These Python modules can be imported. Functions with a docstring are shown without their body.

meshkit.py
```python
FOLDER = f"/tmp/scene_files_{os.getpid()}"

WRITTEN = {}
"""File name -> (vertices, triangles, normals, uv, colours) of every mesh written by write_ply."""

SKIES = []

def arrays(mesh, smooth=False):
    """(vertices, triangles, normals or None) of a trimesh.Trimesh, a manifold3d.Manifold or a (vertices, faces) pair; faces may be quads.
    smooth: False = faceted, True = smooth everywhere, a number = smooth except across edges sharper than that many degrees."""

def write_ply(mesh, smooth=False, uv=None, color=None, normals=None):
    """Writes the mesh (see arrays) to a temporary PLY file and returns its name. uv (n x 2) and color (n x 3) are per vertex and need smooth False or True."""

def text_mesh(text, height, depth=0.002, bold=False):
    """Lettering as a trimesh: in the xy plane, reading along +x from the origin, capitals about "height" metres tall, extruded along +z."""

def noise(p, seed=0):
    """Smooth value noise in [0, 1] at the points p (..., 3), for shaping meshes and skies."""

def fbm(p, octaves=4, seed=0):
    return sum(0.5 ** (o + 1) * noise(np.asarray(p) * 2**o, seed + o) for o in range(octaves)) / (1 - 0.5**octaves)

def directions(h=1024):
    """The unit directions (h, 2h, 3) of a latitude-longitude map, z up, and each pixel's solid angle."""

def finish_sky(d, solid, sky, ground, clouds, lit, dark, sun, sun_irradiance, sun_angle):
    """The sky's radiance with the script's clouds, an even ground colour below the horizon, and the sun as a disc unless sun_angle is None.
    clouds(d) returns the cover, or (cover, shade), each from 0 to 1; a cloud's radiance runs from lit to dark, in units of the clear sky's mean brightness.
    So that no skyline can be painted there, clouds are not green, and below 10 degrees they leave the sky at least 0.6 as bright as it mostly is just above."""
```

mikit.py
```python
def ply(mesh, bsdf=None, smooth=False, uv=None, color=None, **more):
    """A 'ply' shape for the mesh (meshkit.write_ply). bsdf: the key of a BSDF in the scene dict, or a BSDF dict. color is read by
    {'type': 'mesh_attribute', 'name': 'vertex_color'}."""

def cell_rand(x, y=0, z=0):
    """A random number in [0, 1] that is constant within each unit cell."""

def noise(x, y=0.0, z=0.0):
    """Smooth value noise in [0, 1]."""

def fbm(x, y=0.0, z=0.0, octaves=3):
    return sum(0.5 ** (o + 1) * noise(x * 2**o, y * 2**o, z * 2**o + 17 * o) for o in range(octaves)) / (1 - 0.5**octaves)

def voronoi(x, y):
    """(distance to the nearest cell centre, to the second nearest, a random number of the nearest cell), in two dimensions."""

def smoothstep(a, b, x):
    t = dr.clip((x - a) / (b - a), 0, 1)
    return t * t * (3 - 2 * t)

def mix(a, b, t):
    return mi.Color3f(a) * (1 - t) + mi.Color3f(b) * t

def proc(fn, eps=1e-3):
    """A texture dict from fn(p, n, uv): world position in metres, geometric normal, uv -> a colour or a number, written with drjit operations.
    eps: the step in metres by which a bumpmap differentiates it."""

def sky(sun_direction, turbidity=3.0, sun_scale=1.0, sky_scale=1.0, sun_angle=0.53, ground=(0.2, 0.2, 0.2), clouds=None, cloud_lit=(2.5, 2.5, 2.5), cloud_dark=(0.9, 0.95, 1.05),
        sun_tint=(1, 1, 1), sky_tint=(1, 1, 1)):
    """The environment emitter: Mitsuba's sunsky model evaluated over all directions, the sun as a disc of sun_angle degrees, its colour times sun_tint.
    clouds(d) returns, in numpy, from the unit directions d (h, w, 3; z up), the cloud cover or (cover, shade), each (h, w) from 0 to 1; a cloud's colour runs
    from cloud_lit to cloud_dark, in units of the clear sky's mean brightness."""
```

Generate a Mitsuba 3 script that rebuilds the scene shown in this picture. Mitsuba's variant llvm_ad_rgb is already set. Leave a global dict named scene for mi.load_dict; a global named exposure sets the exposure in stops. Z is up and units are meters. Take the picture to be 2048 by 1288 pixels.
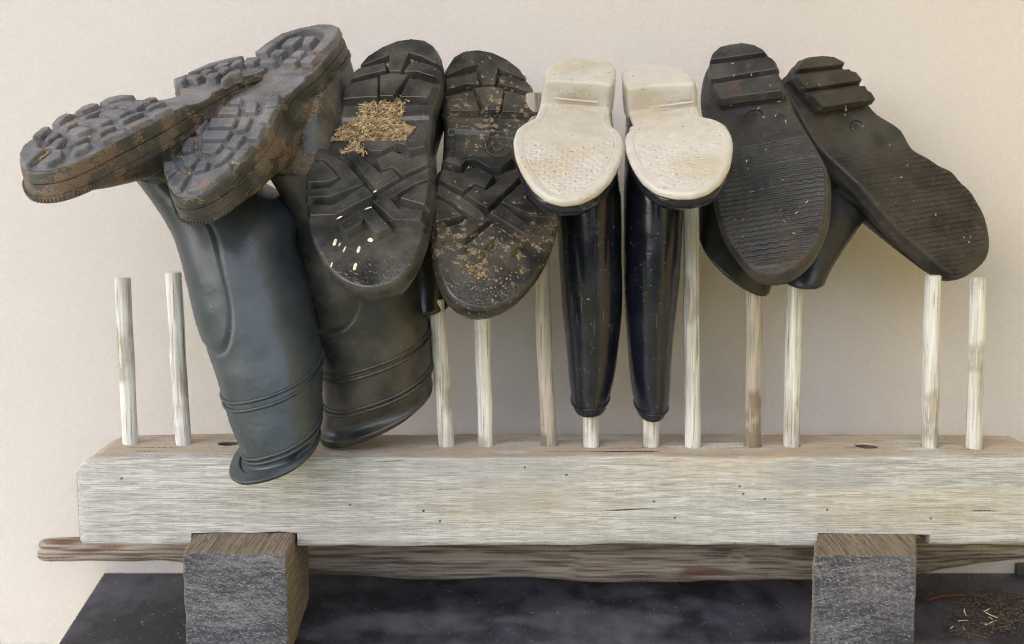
import math, random
import numpy as np, trimesh, shapely, manifold3d as m3
import drjit as dr, mitsuba as mi
import mikit, meshkit
from mikit import noise, fbm, voronoi, cell_rand, smoothstep, mix, proc
from shapely.geometry import Polygon, LineString, Point
from shapely import affinity
from scipy.interpolate import CubicSpline
T = mi.ScalarTransform4f
random.seed(5)
rng = np.random.default_rng(5)
scene, labels = {}, {}

# ------------------------------------------------------------ camera, sky, exposure
F_PX, CAM_D, CAM_H, PITCH = 2460.0, 1.33, 0.50, math.radians(7)
CAM = np.array([0, -CAM_D, CAM_H])
FW = np.array([0, math.cos(PITCH), -math.sin(PITCH)])
UP = np.array([0, math.sin(PITCH), math.cos(PITCH)])
RT = np.array([1.0, 0, 0])
scene['camera'] = {'type': 'thinlens', 'fov': math.degrees(2 * math.atan(1024 / F_PX)), 'fov_axis': 'x', 'near_clip': 0.05, 'far_clip': 500.0,
                   'aperture_radius': 0.0035, 'focus_distance': 1.24,
                   'to_world': T().look_at(origin=CAM.tolist(), target=(CAM + FW).tolist(), up=[0, 0, 1])}
scene['sky'] = mikit.sky([-0.74, -0.60, 0.40], turbidity=3, sun_scale=0.16, sun_angle=50, sun_tint=(0.86, 0.98, 1.2), sky_scale=1.0, clouds=lambda d: 1.0,
                         cloud_lit=(2.2, 2.42, 3.0), ground=(0.16, 0.16, 0.09))
exposure = 3.85

# ------------------------------------------------------------ helpers
def numbered(k):
    if k not in scene and k not in labels and not any(x.startswith(k + '__') for x in scene): return k
    i = 1
    while True:
        c = f'{k}_{i:03d}'
        if c not in scene and c not in labels and not any(x.startswith(c + '__') for x in scene): return c
        i += 1
def thing(name, label, cat, group=None, kind=None):
    k = numbered(name); labels[k] = {'label': label, 'category': cat}
    if group: labels[k]['group'] = group
    if kind: labels[k]['kind'] = kind
    return k
def part(parent, name, mesh, bsdf, smooth=False, uv=None, label=None, kind=None):
    k = numbered(parent + '__' + name)
    scene[k] = mikit.ply(mesh, bsdf, smooth=smooth, uv=uv)
    if label or kind:
        labels[k] = {}
        if label: labels[k]['label'] = label
        if kind: labels[k]['kind'] = kind
    return k
def put(k, mesh, bsdf, smooth=False, uv=None): scene[k] = mikit.ply(mesh, bsdf, smooth=smooth, uv=uv)

def ray(p):
    p = np.atleast_2d(np.asarray(p, float))
    return FW + ((p[:, 0] - 1024) / F_PX)[:, None] * RT - ((p[:, 1] - 644) / F_PX)[:, None] * UP
def on_plane(p, pt, n):
    d = ray(p); t = ((pt - CAM) @ n) / (d @ n)
    return CAM + d * t[:, None]
def at_y(p, y): return on_plane(p, np.array([0, y, 0.0]), np.array([0, 1.0, 0]))
def at_z(p, z): return on_plane(p, np.array([0, 0, float(z)]), np.array([0, 0, 1.0]))
def cat(ms): return trimesh.util.concatenate([m if isinstance(m, trimesh.Trimesh) else trimesh.Trimesh(m[0], m[1], process=False) for m in ms])
def tri(man):
    m = man.to_mesh(); return trimesh.Trimesh(np.array(m.vert_properties[:, :3]), np.array(m.tri_verts), process=False)
def man(tm): return m3.Manifold(m3.Mesh(np.asarray(tm.vertices, np.float32), np.asarray(tm.faces, np.uint32)))
def grid_faces(nu, nv, wrap_v=False):
    i, j = np.meshgrid(np.arange(nu - 1), np.arange(nv if wrap_v else nv - 1), indexing='ij')
    j2 = (j + 1) % nv
    a, b, c, d = i * nv + j, (i + 1) * nv + j, (i + 1) * nv + j2, i * nv + j2
    return np.vstack([np.stack([a, b, c], -1).reshape(-1, 3), np.stack([a, c, d], -1).reshape(-1, 3)])
def resample(p, n, closed=True, smooth=0.0):
    p = np.asarray(p, float)
    if closed: p = np.vstack([p, p[:1]])
    s = np.r_[0, np.cumsum(np.linalg.norm(np.diff(p, axis=0), axis=1))]
    t = np.linspace(0, s[-1], n + 1)[:-1] if closed else np.linspace(0, s[-1], n)
    q = CubicSpline(s, p, bc_type='periodic')(t) if closed and smooth >= 0 else np.stack([np.interp(t, s, p[:, k]) for k in range(p.shape[1])], 1)
    if smooth > 0 and closed:
        sp = s[-1] / n; m = max(1, int(smooth / sp)); ker = np.hanning(2 * m + 3)[1:-1]; ker /= ker.sum()
        q = np.stack([np.convolve(np.r_[q[-m:, k], q[:, k], q[:m, k]], ker, 'valid') for k in range(q.shape[1])], 1)
    return q
def tube(pts, r, sides=8):
    p = np.asarray(pts, float); r = np.broadcast_to(r, (len(p),))
    t = np.gradient(p, axis=0); t /= np.linalg.norm(t, axis=1, keepdims=True)
    a = np.cross(t, np.where(np.abs(t[:, 2:]) < .9, [[0, 0, 1.0]], [[1.0, 0, 0]])); a /= np.linalg.norm(a, axis=1, keepdims=True); b = np.cross(t, a)
    th = np.arange(sides) * 2 * np.pi / sides
    v = (p[:, None] + r[:, None, None] * (np.cos(th)[None, :, None] * a[:, None] + np.sin(th)[None, :, None] * b[:, None])).reshape(-1, 3)
    f = grid_faces(len(p), sides, True)
    k = len(v); v = np.vstack([v, p[0], p[-1]]); i = np.arange(sides); e = (len(p) - 1) * sides
    f = np.vstack([f, np.stack([i * 0 + k, i, (i + 1) % sides], 1), np.stack([i * 0 + k + 1, e + (i + 1) % sides, e + i], 1)])
    m = trimesh.Trimesh(v, f, process=False); m.fix_normals() if False else None
    return m

# ------------------------------------------------------------ materials
def fin(x): return mi.Float(x)
def rubber(key, base, rough, dust=None, dust_amt=0.0, mud=None, mud_amt=0.0, mud_scale=60.0, seed=0.0, spec=0.5, bump=0.00035, fleck=0.0, wear=0.35, scuff=0.0):
    base = mi.Color3f(*base)
    def masks(p):
        d = fbm(p.x * 45 + seed, p.y * 45, p.z * 45 + seed, 4)
        md = fbm(p.x * mud_scale + seed * 3, p.y * mud_scale + 7, p.z * mud_scale, 6)
        big = fbm(p.x * 14 + seed, p.y * 14 + 3, p.z * 14, 2)
        return d, md, big
    def col(p, n, uv):
        d, md, big = masks(p)
        g = noise(p.x * 900, p.y * 900, p.z * 900)
        c = base * (0.75 + 0.5 * d) * (0.85 + 0.3 * g)
        if dust is not None:
            t = dr.clip(smoothstep(0.3, 0.75, d * 0.6 + big * 0.4) * dust_amt * (0.6 + 0.8 * g), 0, 1)
            c = mix(c, dust, t)
        if mud is not None and mud_amt > 0:
            t = smoothstep(-0.01, 0.09, md + 0.5 * (big - 0.5) + 0.25 * (g - 0.5) - (1 - mud_amt)) * (0.45 + 0.55 * g)
            c = mix(c, mi.Color3f(*mud) * (0.7 + 0.6 * g), t)
        if scuff > 0:
            a = noise(p.x * 520 + seed, p.y * 520, p.z * 26 + p.x * 60); b = noise(p.x * 40 + p.z * 300, p.y * 40, p.z * 420 + seed)
            t = smoothstep(0.86, 0.93, a) * smoothstep(0.4, 0.6, big) + smoothstep(0.90, 0.95, b) * smoothstep(0.45, 0.6, d)
            c = mix(c, mi.Color3f(0.16, 0.14, 0.12), dr.clip(t, 0, 1) * scuff)
        if fleck > 0:
            f = noise(p.x * 420 + 5, p.y * 420, p.z * 420 + seed)
            c = mix(c, mi.Color3f(0.35, 0.28, 0.2), smoothstep(1 - fleck, 1 - fleck + 0.03, f) * 0.8)
        return c
    def rgh(p, n, uv):
        d, md, big = masks(p)
        r = rough + wear * (d - 0.5)
        if mud is not None and mud_amt > 0: r = r + 0.35 * smoothstep(0.0, 0.05, md + 0.5 * (big - 0.5) - (1 - mud_amt))
        return dr.clip(r, 0.12, 0.95)
    def bmp(p, n, uv):
        h = 0.5 * fbm(p.x * 260, p.y * 260, p.z * 260 + seed, 2)
        if mud is not None and mud_amt > 0:
            md = fbm(p.x * mud_scale + seed * 3, p.y * mud_scale + 7, p.z * mud_scale, 4)
            h = h + smoothstep(0.0, 0.08, md - (1 - mud_amt)) * 1.4
        return h
    scene[key] = {'type': 'twosided', 'b': {'type': 'bumpmap', 'arbitrary': {**proc(bmp, 4e-4)}, 'scale': bump,
                  'nested': {'type': 'principled', 'base_color': proc(col), 'roughness': proc(rgh), 'specular': spec}}}
BLUE = (0.225, 0.22, 0.228); BROWN = (0.155, 0.108, 0.070); TAN = (0.27, 0.195, 0.115)
rubber('rubber_dusty_tread', (0.085, 0.088, 0.10), 0.48, dust=BLUE, dust_amt=0.75, mud=(0.19, 0.14, 0.105), mud_amt=0.42, mud_scale=170, seed=1)
rubber('rubber_muddy_side', (0.03, 0.031, 0.031), 0.45, dust=(0.12, 0.10, 0.075), dust_amt=0.7, mud=BROWN, mud_amt=0.485, mud_scale=55, seed=2)
rubber('rubber_shaft_grey', (0.030, 0.040, 0.046), 0.34, dust=(0.06, 0.066, 0.07), dust_amt=0.16, seed=3, fleck=0.05, wear=0.2, scuff=0.12)
rubber('rubber_shaft_dusty', (0.018, 0.020, 0.022), 0.38, dust=(0.095, 0.082, 0.056), dust_amt=0.5, seed=4, fleck=0.06, wear=0.25)
rubber('rubber_black_tread', (0.016, 0.0165, 0.018), 0.36, dust=(0.09, 0.084, 0.07), dust_amt=0.75, seed=5, fleck=0.07)
rubber('rubber_black_dirty', (0.018, 0.0185, 0.02), 0.36, dust=(0.10, 0.088, 0.066), dust_amt=0.75, mud=TAN, mud_amt=0.31, mud_scale=190, seed=6, fleck=0.07)
rubber('rubber_black_gloss', (0.012, 0.013, 0.016), 0.28, dust=(0.05, 0.045, 0.04), dust_amt=0.25, seed=7, fleck=0.06, wear=0.25)
rubber('rubber_navy_gloss', (0.006, 0.008, 0.017), 0.24, dust=(0.06, 0.055, 0.05), dust_amt=0.10, seed=8, fleck=0.09, wear=0.3, scuff=0.55)
rubber('rubber_matt_tread', (0.024, 0.0235, 0.024), 0.5, dust=(0.072, 0.068, 0.060), dust_amt=0.6, mud=(0.07, 0.05, 0.038), mud_amt=0.36, mud_scale=80, seed=9, fleck=0.06)
rubber('rubber_matt_black', (0.012, 0.0125, 0.015), 0.38, dust=(0.035, 0.035, 0.036), dust_amt=0.35, seed=10, fleck=0.03)

def cream_col(p, n, uv):
    g = fbm(p.x * 90, p.y * 90, p.z * 90, 4); s = fbm(p.x * 30 + 4, p.y * 30, p.z * 30, 3)
    c = mix((0.50, 0.47, 0.415), (0.47, 0.41, 0.32), smoothstep(0.45, 0.72, s))
    c = c * (0.88 + 0.24 * g)
    sp = noise(p.x * 330, p.y * 330, p.z * 330)
    return mix(c, (0.16, 0.10, 0.06), smoothstep(0.89, 0.95, sp * (0.75 + 0.5 * g)) * 0.7)
scene['cream_rubber'] = {'type': 'twosided', 'b': {'type': 'bumpmap', 'arbitrary': proc(lambda p, n, uv: fbm(p.x * 400, p.y * 400, p.z * 400, 2), 3e-4), 'scale': 0.0002,
                         'nested': {'type': 'principled', 'base_color': proc(cream_col), 'roughness': 0.42, 'specular': 0.45}}}

def wall_col(p, n, uv):
    a = fbm(p.x * 6, p.z * 6, 1, 3); g = fbm(p.x * 500, p.z * 500, 2, 2)
    return mix((0.60, 0.56, 0.525), (0.63, 0.585, 0.54), a) * (0.95 + 0.10 * g)
scene['wall_paint'] = {'type': 'twosided', 'b': {'type': 'bumpmap', 'arbitrary': proc(lambda p, n, uv: fbm(p.x * 420, p.z * 420, p.y * 420, 2), 5e-4), 'scale': 0.0006,
                       'nested': {'type': 'principled', 'base_color': proc(wall_col), 'roughness': 0.8, 'specular': 0.2}}}

def grain_x(p, sx, sr, seed):
    warp = fbm(p.x * 5 + seed, p.y * 25, p.z * 25, 2) * 0.5
    return fbm(p.x * sx + seed, p.y * sr + warp * 3, p.z * sr + warp * 3 + seed, 4)
def beam_crack(p):
    w = fbm(p.x * 7, p.y * 18, p.z * 18, 3)
    v = noise(p.x * 8 + 3, (p.z + w * 0.02) * 430, p.y * 300)
    big = fbm(p.x * 5, p.z * 22, p.y * 22 + 5, 2)
    return smoothstep(0.84, 0.89, v) * smoothstep(0.30, 0.45, big)
def fibres(p, sx, sr, seed, lo, hi):
    """thin crisp streaks along x"""
    w = fbm(p.x * 6 + seed, p.y * 30, p.z * 30, 2)
    return smoothstep(lo, hi, noise(p.x * sx + seed, p.y * sr + w * 5, p.z * sr + w * 5 + seed))
def beam_col(p, n, uv):
    g = grain_x(p, 26, 480, 3.0); f = grain_x(p, 95, 1150, 9.0); pt = fbm(p.x * 34, p.y * 150, p.z * 150, 3)
    st = fbm(p.x * 6 + 2, p.y * 30, p.z * 26, 3); yl = fbm(p.x * 4.5 + 11, p.y * 20, p.z * 14 + 4, 3)
    c = mix((0.30, 0.295, 0.27), (0.50, 0.495, 0.465), smoothstep(0.28, 0.70, g * 0.35 + f * 0.3 + pt * 0.35))
    c = mix(c, (0.62, 0.615, 0.58), fibres(p, 44, 950, 21.0, 0.62, 0.72) * 0.55)
    c = mix(c, (0.15, 0.145, 0.13), fibres(p, 30, 900, 5.0, 0.70, 0.79) * 0.5)
    c = mix(c, (0.20, 0.195, 0.175), fibres(p, 80, 1300, 13.0, 0.66, 0.74) * 0.5)
    c = mix(c, (0.28, 0.28, 0.275), smoothstep(0.52, 0.72, st) * 0.45)
    c = mix(c, mi.Color3f(0.48, 0.37, 0.21), smoothstep(0.54, 0.72, yl) * 0.5 * smoothstep(0.35, 0.7, f))
    top = smoothstep(0.6, 0.95, n.z)           # the trodden upper face is stained brown all along
    c = mix(c, mi.Color3f(0.36, 0.29, 0.215) * (0.6 + 0.8 * f), top * smoothstep(0.22, 0.5, fbm(p.x * 9, p.y * 40, 3, 3)) * 0.85)
    return c * (1 - 0.8 * beam_crack(p))
scene['beam_wood'] = {'type': 'twosided', 'b': {'type': 'bumpmap', 'arbitrary': proc(lambda p, n, uv: grain_x(p, 60, 800, 9.0) * 0.8 - 1.6 * beam_crack(p), 4e-4), 'scale': 0.0007,
                      'nested': {'type': 'principled', 'base_color': proc(beam_col), 'roughness': 0.85, 'specular': 0.15}}}
def peg(key, light, mid, stain, amt, seed):
    light, mid, stain = mi.Color3f(*light), mi.Color3f(*mid), mi.Color3f(*stain)
    def g0(p): return fbm(p.x * 520 + noise(p.z * 9) * 2 + seed, p.y * 520, p.z * 12, 3)
    def col(p, n, uv):
        s = fbm(p.x * 25 + seed, p.y * 25, p.z * 14 + 3, 3)
        c = mix(mid, light, smoothstep(0.25, 0.7, g0(p) * 0.6 + s * 0.4))
        c = mix(c, stain, smoothstep(0.55, 0.70, fbm(p.x * 30 + 9 + seed, p.y * 30, p.z * 20, 4)) * amt)
        c = mix(c, light * 1.12, smoothstep(0.70, 0.78, noise(p.x * 900 + seed, p.y * 900, p.z * 30)) * 0.5)
        return mix(c, (0.14, 0.115, 0.08), smoothstep(0.72, 0.80, noise(p.x * 750, p.y * 750 + seed, p.z * 22)) * 0.55)
    scene[key] = {'type': 'twosided', 'b': {'type': 'bumpmap', 'arbitrary': proc(lambda p, n, uv: g0(p), 4e-4), 'scale': 0.0008,
                  'nested': {'type': 'principled', 'base_color': proc(col), 'roughness': 0.75, 'specular': 0.2}}}
peg('peg_wood', (0.68, 0.67, 0.625), (0.38, 0.36, 0.31), (0.27, 0.225, 0.16), 0.65, 0.0)
peg('peg_wood_brown', (0.46, 0.41, 0.34), (0.30, 0.26, 0.21), (0.17, 0.13, 0.09), 0.85, 6.0)
def foot_col(p, n, uv):
    e = dr.abs(n.y)
    sp = fbm(p.x * 420, p.y * 420, p.z * 520, 3); st = fbm(p.x * 24 + 3, p.y * 24, p.z * 34, 3)
    rg = fbm(p.x * 60, p.y * 8, p.z * 320 + noise(p.x * 14) * 5, 3)
    end = mix((0.052, 0.051, 0.057), (0.175, 0.175, 0.185), smoothstep(0.34, 0.74, sp * 0.4 + rg * 0.3 + st * 0.3))
    rr = dr.sqrt(dr.square((p.x + 0.36) * 1.0) + dr.square(p.z + 0.05)) + 0.006 * fbm(p.x * 30, p.z * 30, 1, 3)
    end = end * (0.82 + 0.36 * noise(rr * 520))
    ck = noise((p.x + fbm(p.x * 30, p.z * 30, 4, 2) * 0.03) * 70, 3, p.z * 9 + p.x * 25)
    end = end * (1 - 0.7 * smoothstep(0.80, 0.86, ck) * smoothstep(0.45, 0.6, fbm(p.x * 25, 7, p.z * 25, 2)))
    end = mix(end, (0.32, 0.315, 0.30), smoothstep(0.72, 0.82, noise(p.x * 520, p.y * 520, p.z * 700)) * 0.5)
    lg = fbm(p.x * 900 + noise(p.y * 16) * 1.2, p.y * 14, p.z * 900, 4)
    lon = mix((0.10, 0.08, 0.06), (0.235, 0.19, 0.145), smoothstep(0.25, 0.7, lg))
    return mix(lon, end, smoothstep(0.6, 0.8, e))
def foot_bmp(p, n, uv):
    return dr.lerp(fbm(p.x * 900 + noise(p.y * 16) * 1.2, p.y * 14, p.z * 900, 3), fbm(p.x * 300, p.y * 300, p.z * 420, 3), smoothstep(0.6, 0.8, dr.abs(n.y)))
scene['foot_wood'] = {'type': 'twosided', 'b': {'type': 'bumpmap', 'arbitrary': proc(foot_bmp, 5e-4), 'scale': 0.0012,
                      'nested': {'type': 'principled', 'base_color': proc(foot_col), 'roughness': 0.85, 'specular': 0.15}}}
def log_col(p, n, uv):
    g = grain_x(p, 20, 420, 5.0); st = fbm(p.x * 9 + 5, p.y * 30, p.z * 30, 3)
    c = mix((0.12, 0.095, 0.075), (0.40, 0.34, 0.28), smoothstep(0.25, 0.7, g))
    return mix(c, (0.14, 0.05, 0.025), smoothstep(0.66, 0.76, st) * 0.7)
scene['log_wood'] = {'type': 'twosided', 'b': {'type': 'bumpmap', 'arbitrary': proc(lambda p, n, uv: grain_x(p, 20, 420, 5.0), 5e-4), 'scale': 0.002,
                     'nested': {'type': 'principled', 'base_color': proc(log_col), 'roughness': 0.8, 'specular': 0.2}}}
def slab_col(p, n, uv):
    a = fbm(p.x * 9, p.y * 9, 2, 4); b = fbm(p.x * 40 + 5, p.y * 22, 1, 4); sp = noise(p.x * 420, p.y * 420)
    c = mix((0.018, 0.018, 0.025), (0.062, 0.062, 0.084), smoothstep(0.35, 0.7, a * 0.5 + b * 0.5))
    c = mix(c, (0.13, 0.13, 0.155), smoothstep(0.56, 0.70, fbm(p.x * 7 + 31, p.y * 10 + 2, 5, 4)) * 0.55 * (0.4 + b))
    return mix(c, (0.35, 0.33, 0.30), smoothstep(0.93, 0.97, sp) * 0.7)
scene['slate'] = {'type': 'twosided', 'b': {'type': 'bumpmap', 'arbitrary': proc(lambda p, n, uv: fbm(p.x * 60, p.y * 60, p.z * 60, 4), 6e-4), 'scale': 0.001,
                  'nested': {'type': 'principled', 'base_color': proc(slab_col), 'roughness': 0.5, 'specular': 0.35}}}
def straw_col(p, n, uv):
    r = cell_rand(p.x * 260, p.y * 260, p.z * 260); g = noise(p.x * 700, p.y * 700, p.z * 700)
    return mix((0.19, 0.115, 0.055), (0.60, 0.47, 0.27), r) * (0.75 + 0.5 * g)
scene['straw'] = {'type': 'twosided', 'b': {'type': 'principled', 'base_color': proc(straw_col), 'roughness': 0.6, 'specular': 0.3}}
def crumb_col(p, n, uv):
    r = cell_rand(p.x * 300, p.y * 300, p.z * 300); g = noise(p.x * 900, p.y * 900, p.z * 900)
    return mix((0.12, 0.08, 0.048), (0.40, 0.29, 0.165), r) * (0.7 + 0.6 * g)
scene['dirt'] = {'type': 'twosided', 'b': {'type': 'principled', 'base_color': proc(crumb_col), 'roughness': 0.9, 'specular': 0.1}}
def plain(key, rgb, rough=0.7, spec=0.3):
    rgb = mi.Color3f(*rgb)
    scene[key] = {'type': 'twosided', 'b': {'type': 'principled', 'base_color': proc(lambda p, n, uv: rgb * (0.75 + 0.5 * fbm(p.x * 300, p.y * 300, p.z * 300, 3))), 'roughness': rough, 'specular': spec}}
plain('pale_straw', (0.72, 0.64, 0.47)); plain('rust_twig', (0.12, 0.04, 0.02)); plain('dark_litter', (0.10, 0.075, 0.055), 0.9, 0.1)
plain('bounce_sand', (0.52, 0.46, 0.34), 0.85, 0.2); plain('dark_brown_wood', (0.10, 0.075, 0.05), 0.9, 0.1); plain('bounce_ochre', (0.66, 0.54, 0.25), 0.8, 0.2); plain('added_hedge_leaf', (0.035, 0.055, 0.02), 0.8, 0.2); plain('dark_metal', (0.05, 0.05, 0.045), 0.5, 0.5); plain('lawn', (0.23, 0.235, 0.075), 0.9, 0.1); plain('boards', (0.30, 0.28, 0.25), 0.8, 0.2)

# ------------------------------------------------------------ setting
SLAB_Z, WALL_Y = 0.0, 0.163
BEAM_TOP, BEAM_BOT, BEAM_F, BEAM_B = 0.2012, 0.1033, -0.058, 0.052
def box(x0, x1, y0, y1, z0, z1):
    return trimesh.creation.box(bounds=[[x0, y0, z0], [x1, y1, z1]])
def rbox(x0, x1, y0, y1, z0, z1, r):
    s = [m3.Manifold.sphere(r, 16).translate([x, y, z]) for x in (x0 + r, x1 - r) for y in (y0 + r, y1 - r) for z in (z0 + r, z1 - r)]
    return m3.Manifold.batch_hull(s)
labels['ground'] = {'label': 'lawn in front of the house', 'category': 'ground', 'kind': 'structure'}
put('ground', box(-60, 60, -60, 60, -0.82, -0.75), 'lawn')
labels['wall'] = {'label': 'pale beige rendered wall with a fine rough grain behind the boots', 'category': 'wall'}
put('wall', box(-4, 4, WALL_Y, WALL_Y + 0.2, -0.76, 2.6), 'wall_paint')
labels['bounce_floor'] = {'label': 'unseen sandy floor added to bounce light up at the wall', 'category': 'floor', 'kind': 'structure'}
put('bounce_floor', box(-4, 4, -1.9, WALL_Y - .003, -0.80, -0.72), 'bounce_sand')  # added out of view; its sandy colour throws light up at the wall
k = thing('bounce_wall', 'yellow wall added outside the picture on the right to bounce warm light', 'wall')
put(k, box(1.0, 1.2, -1.9, WALL_Y - .002, -0.71, 2.34), 'bounce_ochre')  # added wall, throws warm yellow light onto the right-hand side
k = thing('added_roof', 'unseen roof added over the bench to cut off the high sky', 'roof')
put(k, box(-4, 4, -1.7, WALL_Y + .2, 2.35, 2.47), 'boards')  # added out of view to keep the high sky off the rack
hv = []
hr_ = np.random.default_rng(3)
k = thing('added_hedge', 'dark clipped hedge put unseen behind the camera to darken the reflections', 'added_hedge')  # added out of view; its height sets the low sky and dark reflections
gx = np.linspace(-14, 14, 60); gz = np.linspace(-.76, 1.1, 24)
X, Z = np.meshgrid(gx, gz, indexing='ij'); Y = -8.0 + 1.2 * (meshkit.fbm(np.stack([X * 1.1, Z * 1.1, X * 0], -1), 4, 2) - .5)
top = np.stack([X[:, -1], Y[:, -1] - 1.5, Z[:, -1]], -1)[:, None]
put(k, trimesh.Trimesh(np.concatenate([np.stack([X, Y, Z + .3 * (meshkit.fbm(np.stack([X, Z, X * 0 + 4], -1), 3, 5) - .5) * (Z > 0)], -1), top], 1).reshape(-1, 3), grid_faces(60, 25), process=False), 'added_hedge_leaf')
# slate bench top with a slanted left edge
p0 = at_z((210, 1145), SLAB_Z)[0]; p1 = at_z((118, 1288), SLAB_Z)[0]; e = p1 + (p1 - p0) * 0.75
sp = Polygon([(p0[0], WALL_Y - .002), (e[0], e[1]), (1.6, e[1]), (1.6, WALL_Y - .002)])
def bevel_slab(poly, z0, z1, c):
    a = trimesh.creation.extrude_polygon(poly, z1 - z0 - c, engine='earcut'); a.apply_translation([0, 0, z0])
    return a
k = thing('stone_slab', 'dark slate slab with pale dusty smears, carrying the boot rack', 'stone slab')
sl = bevel_slab(sp, -0.035, 0.0, 0)
put(k, sl, 'slate')
k = thing('bench_base', 'rendered plinth that carries the slate slab below the picture', 'plinth')
del labels[k]
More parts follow.
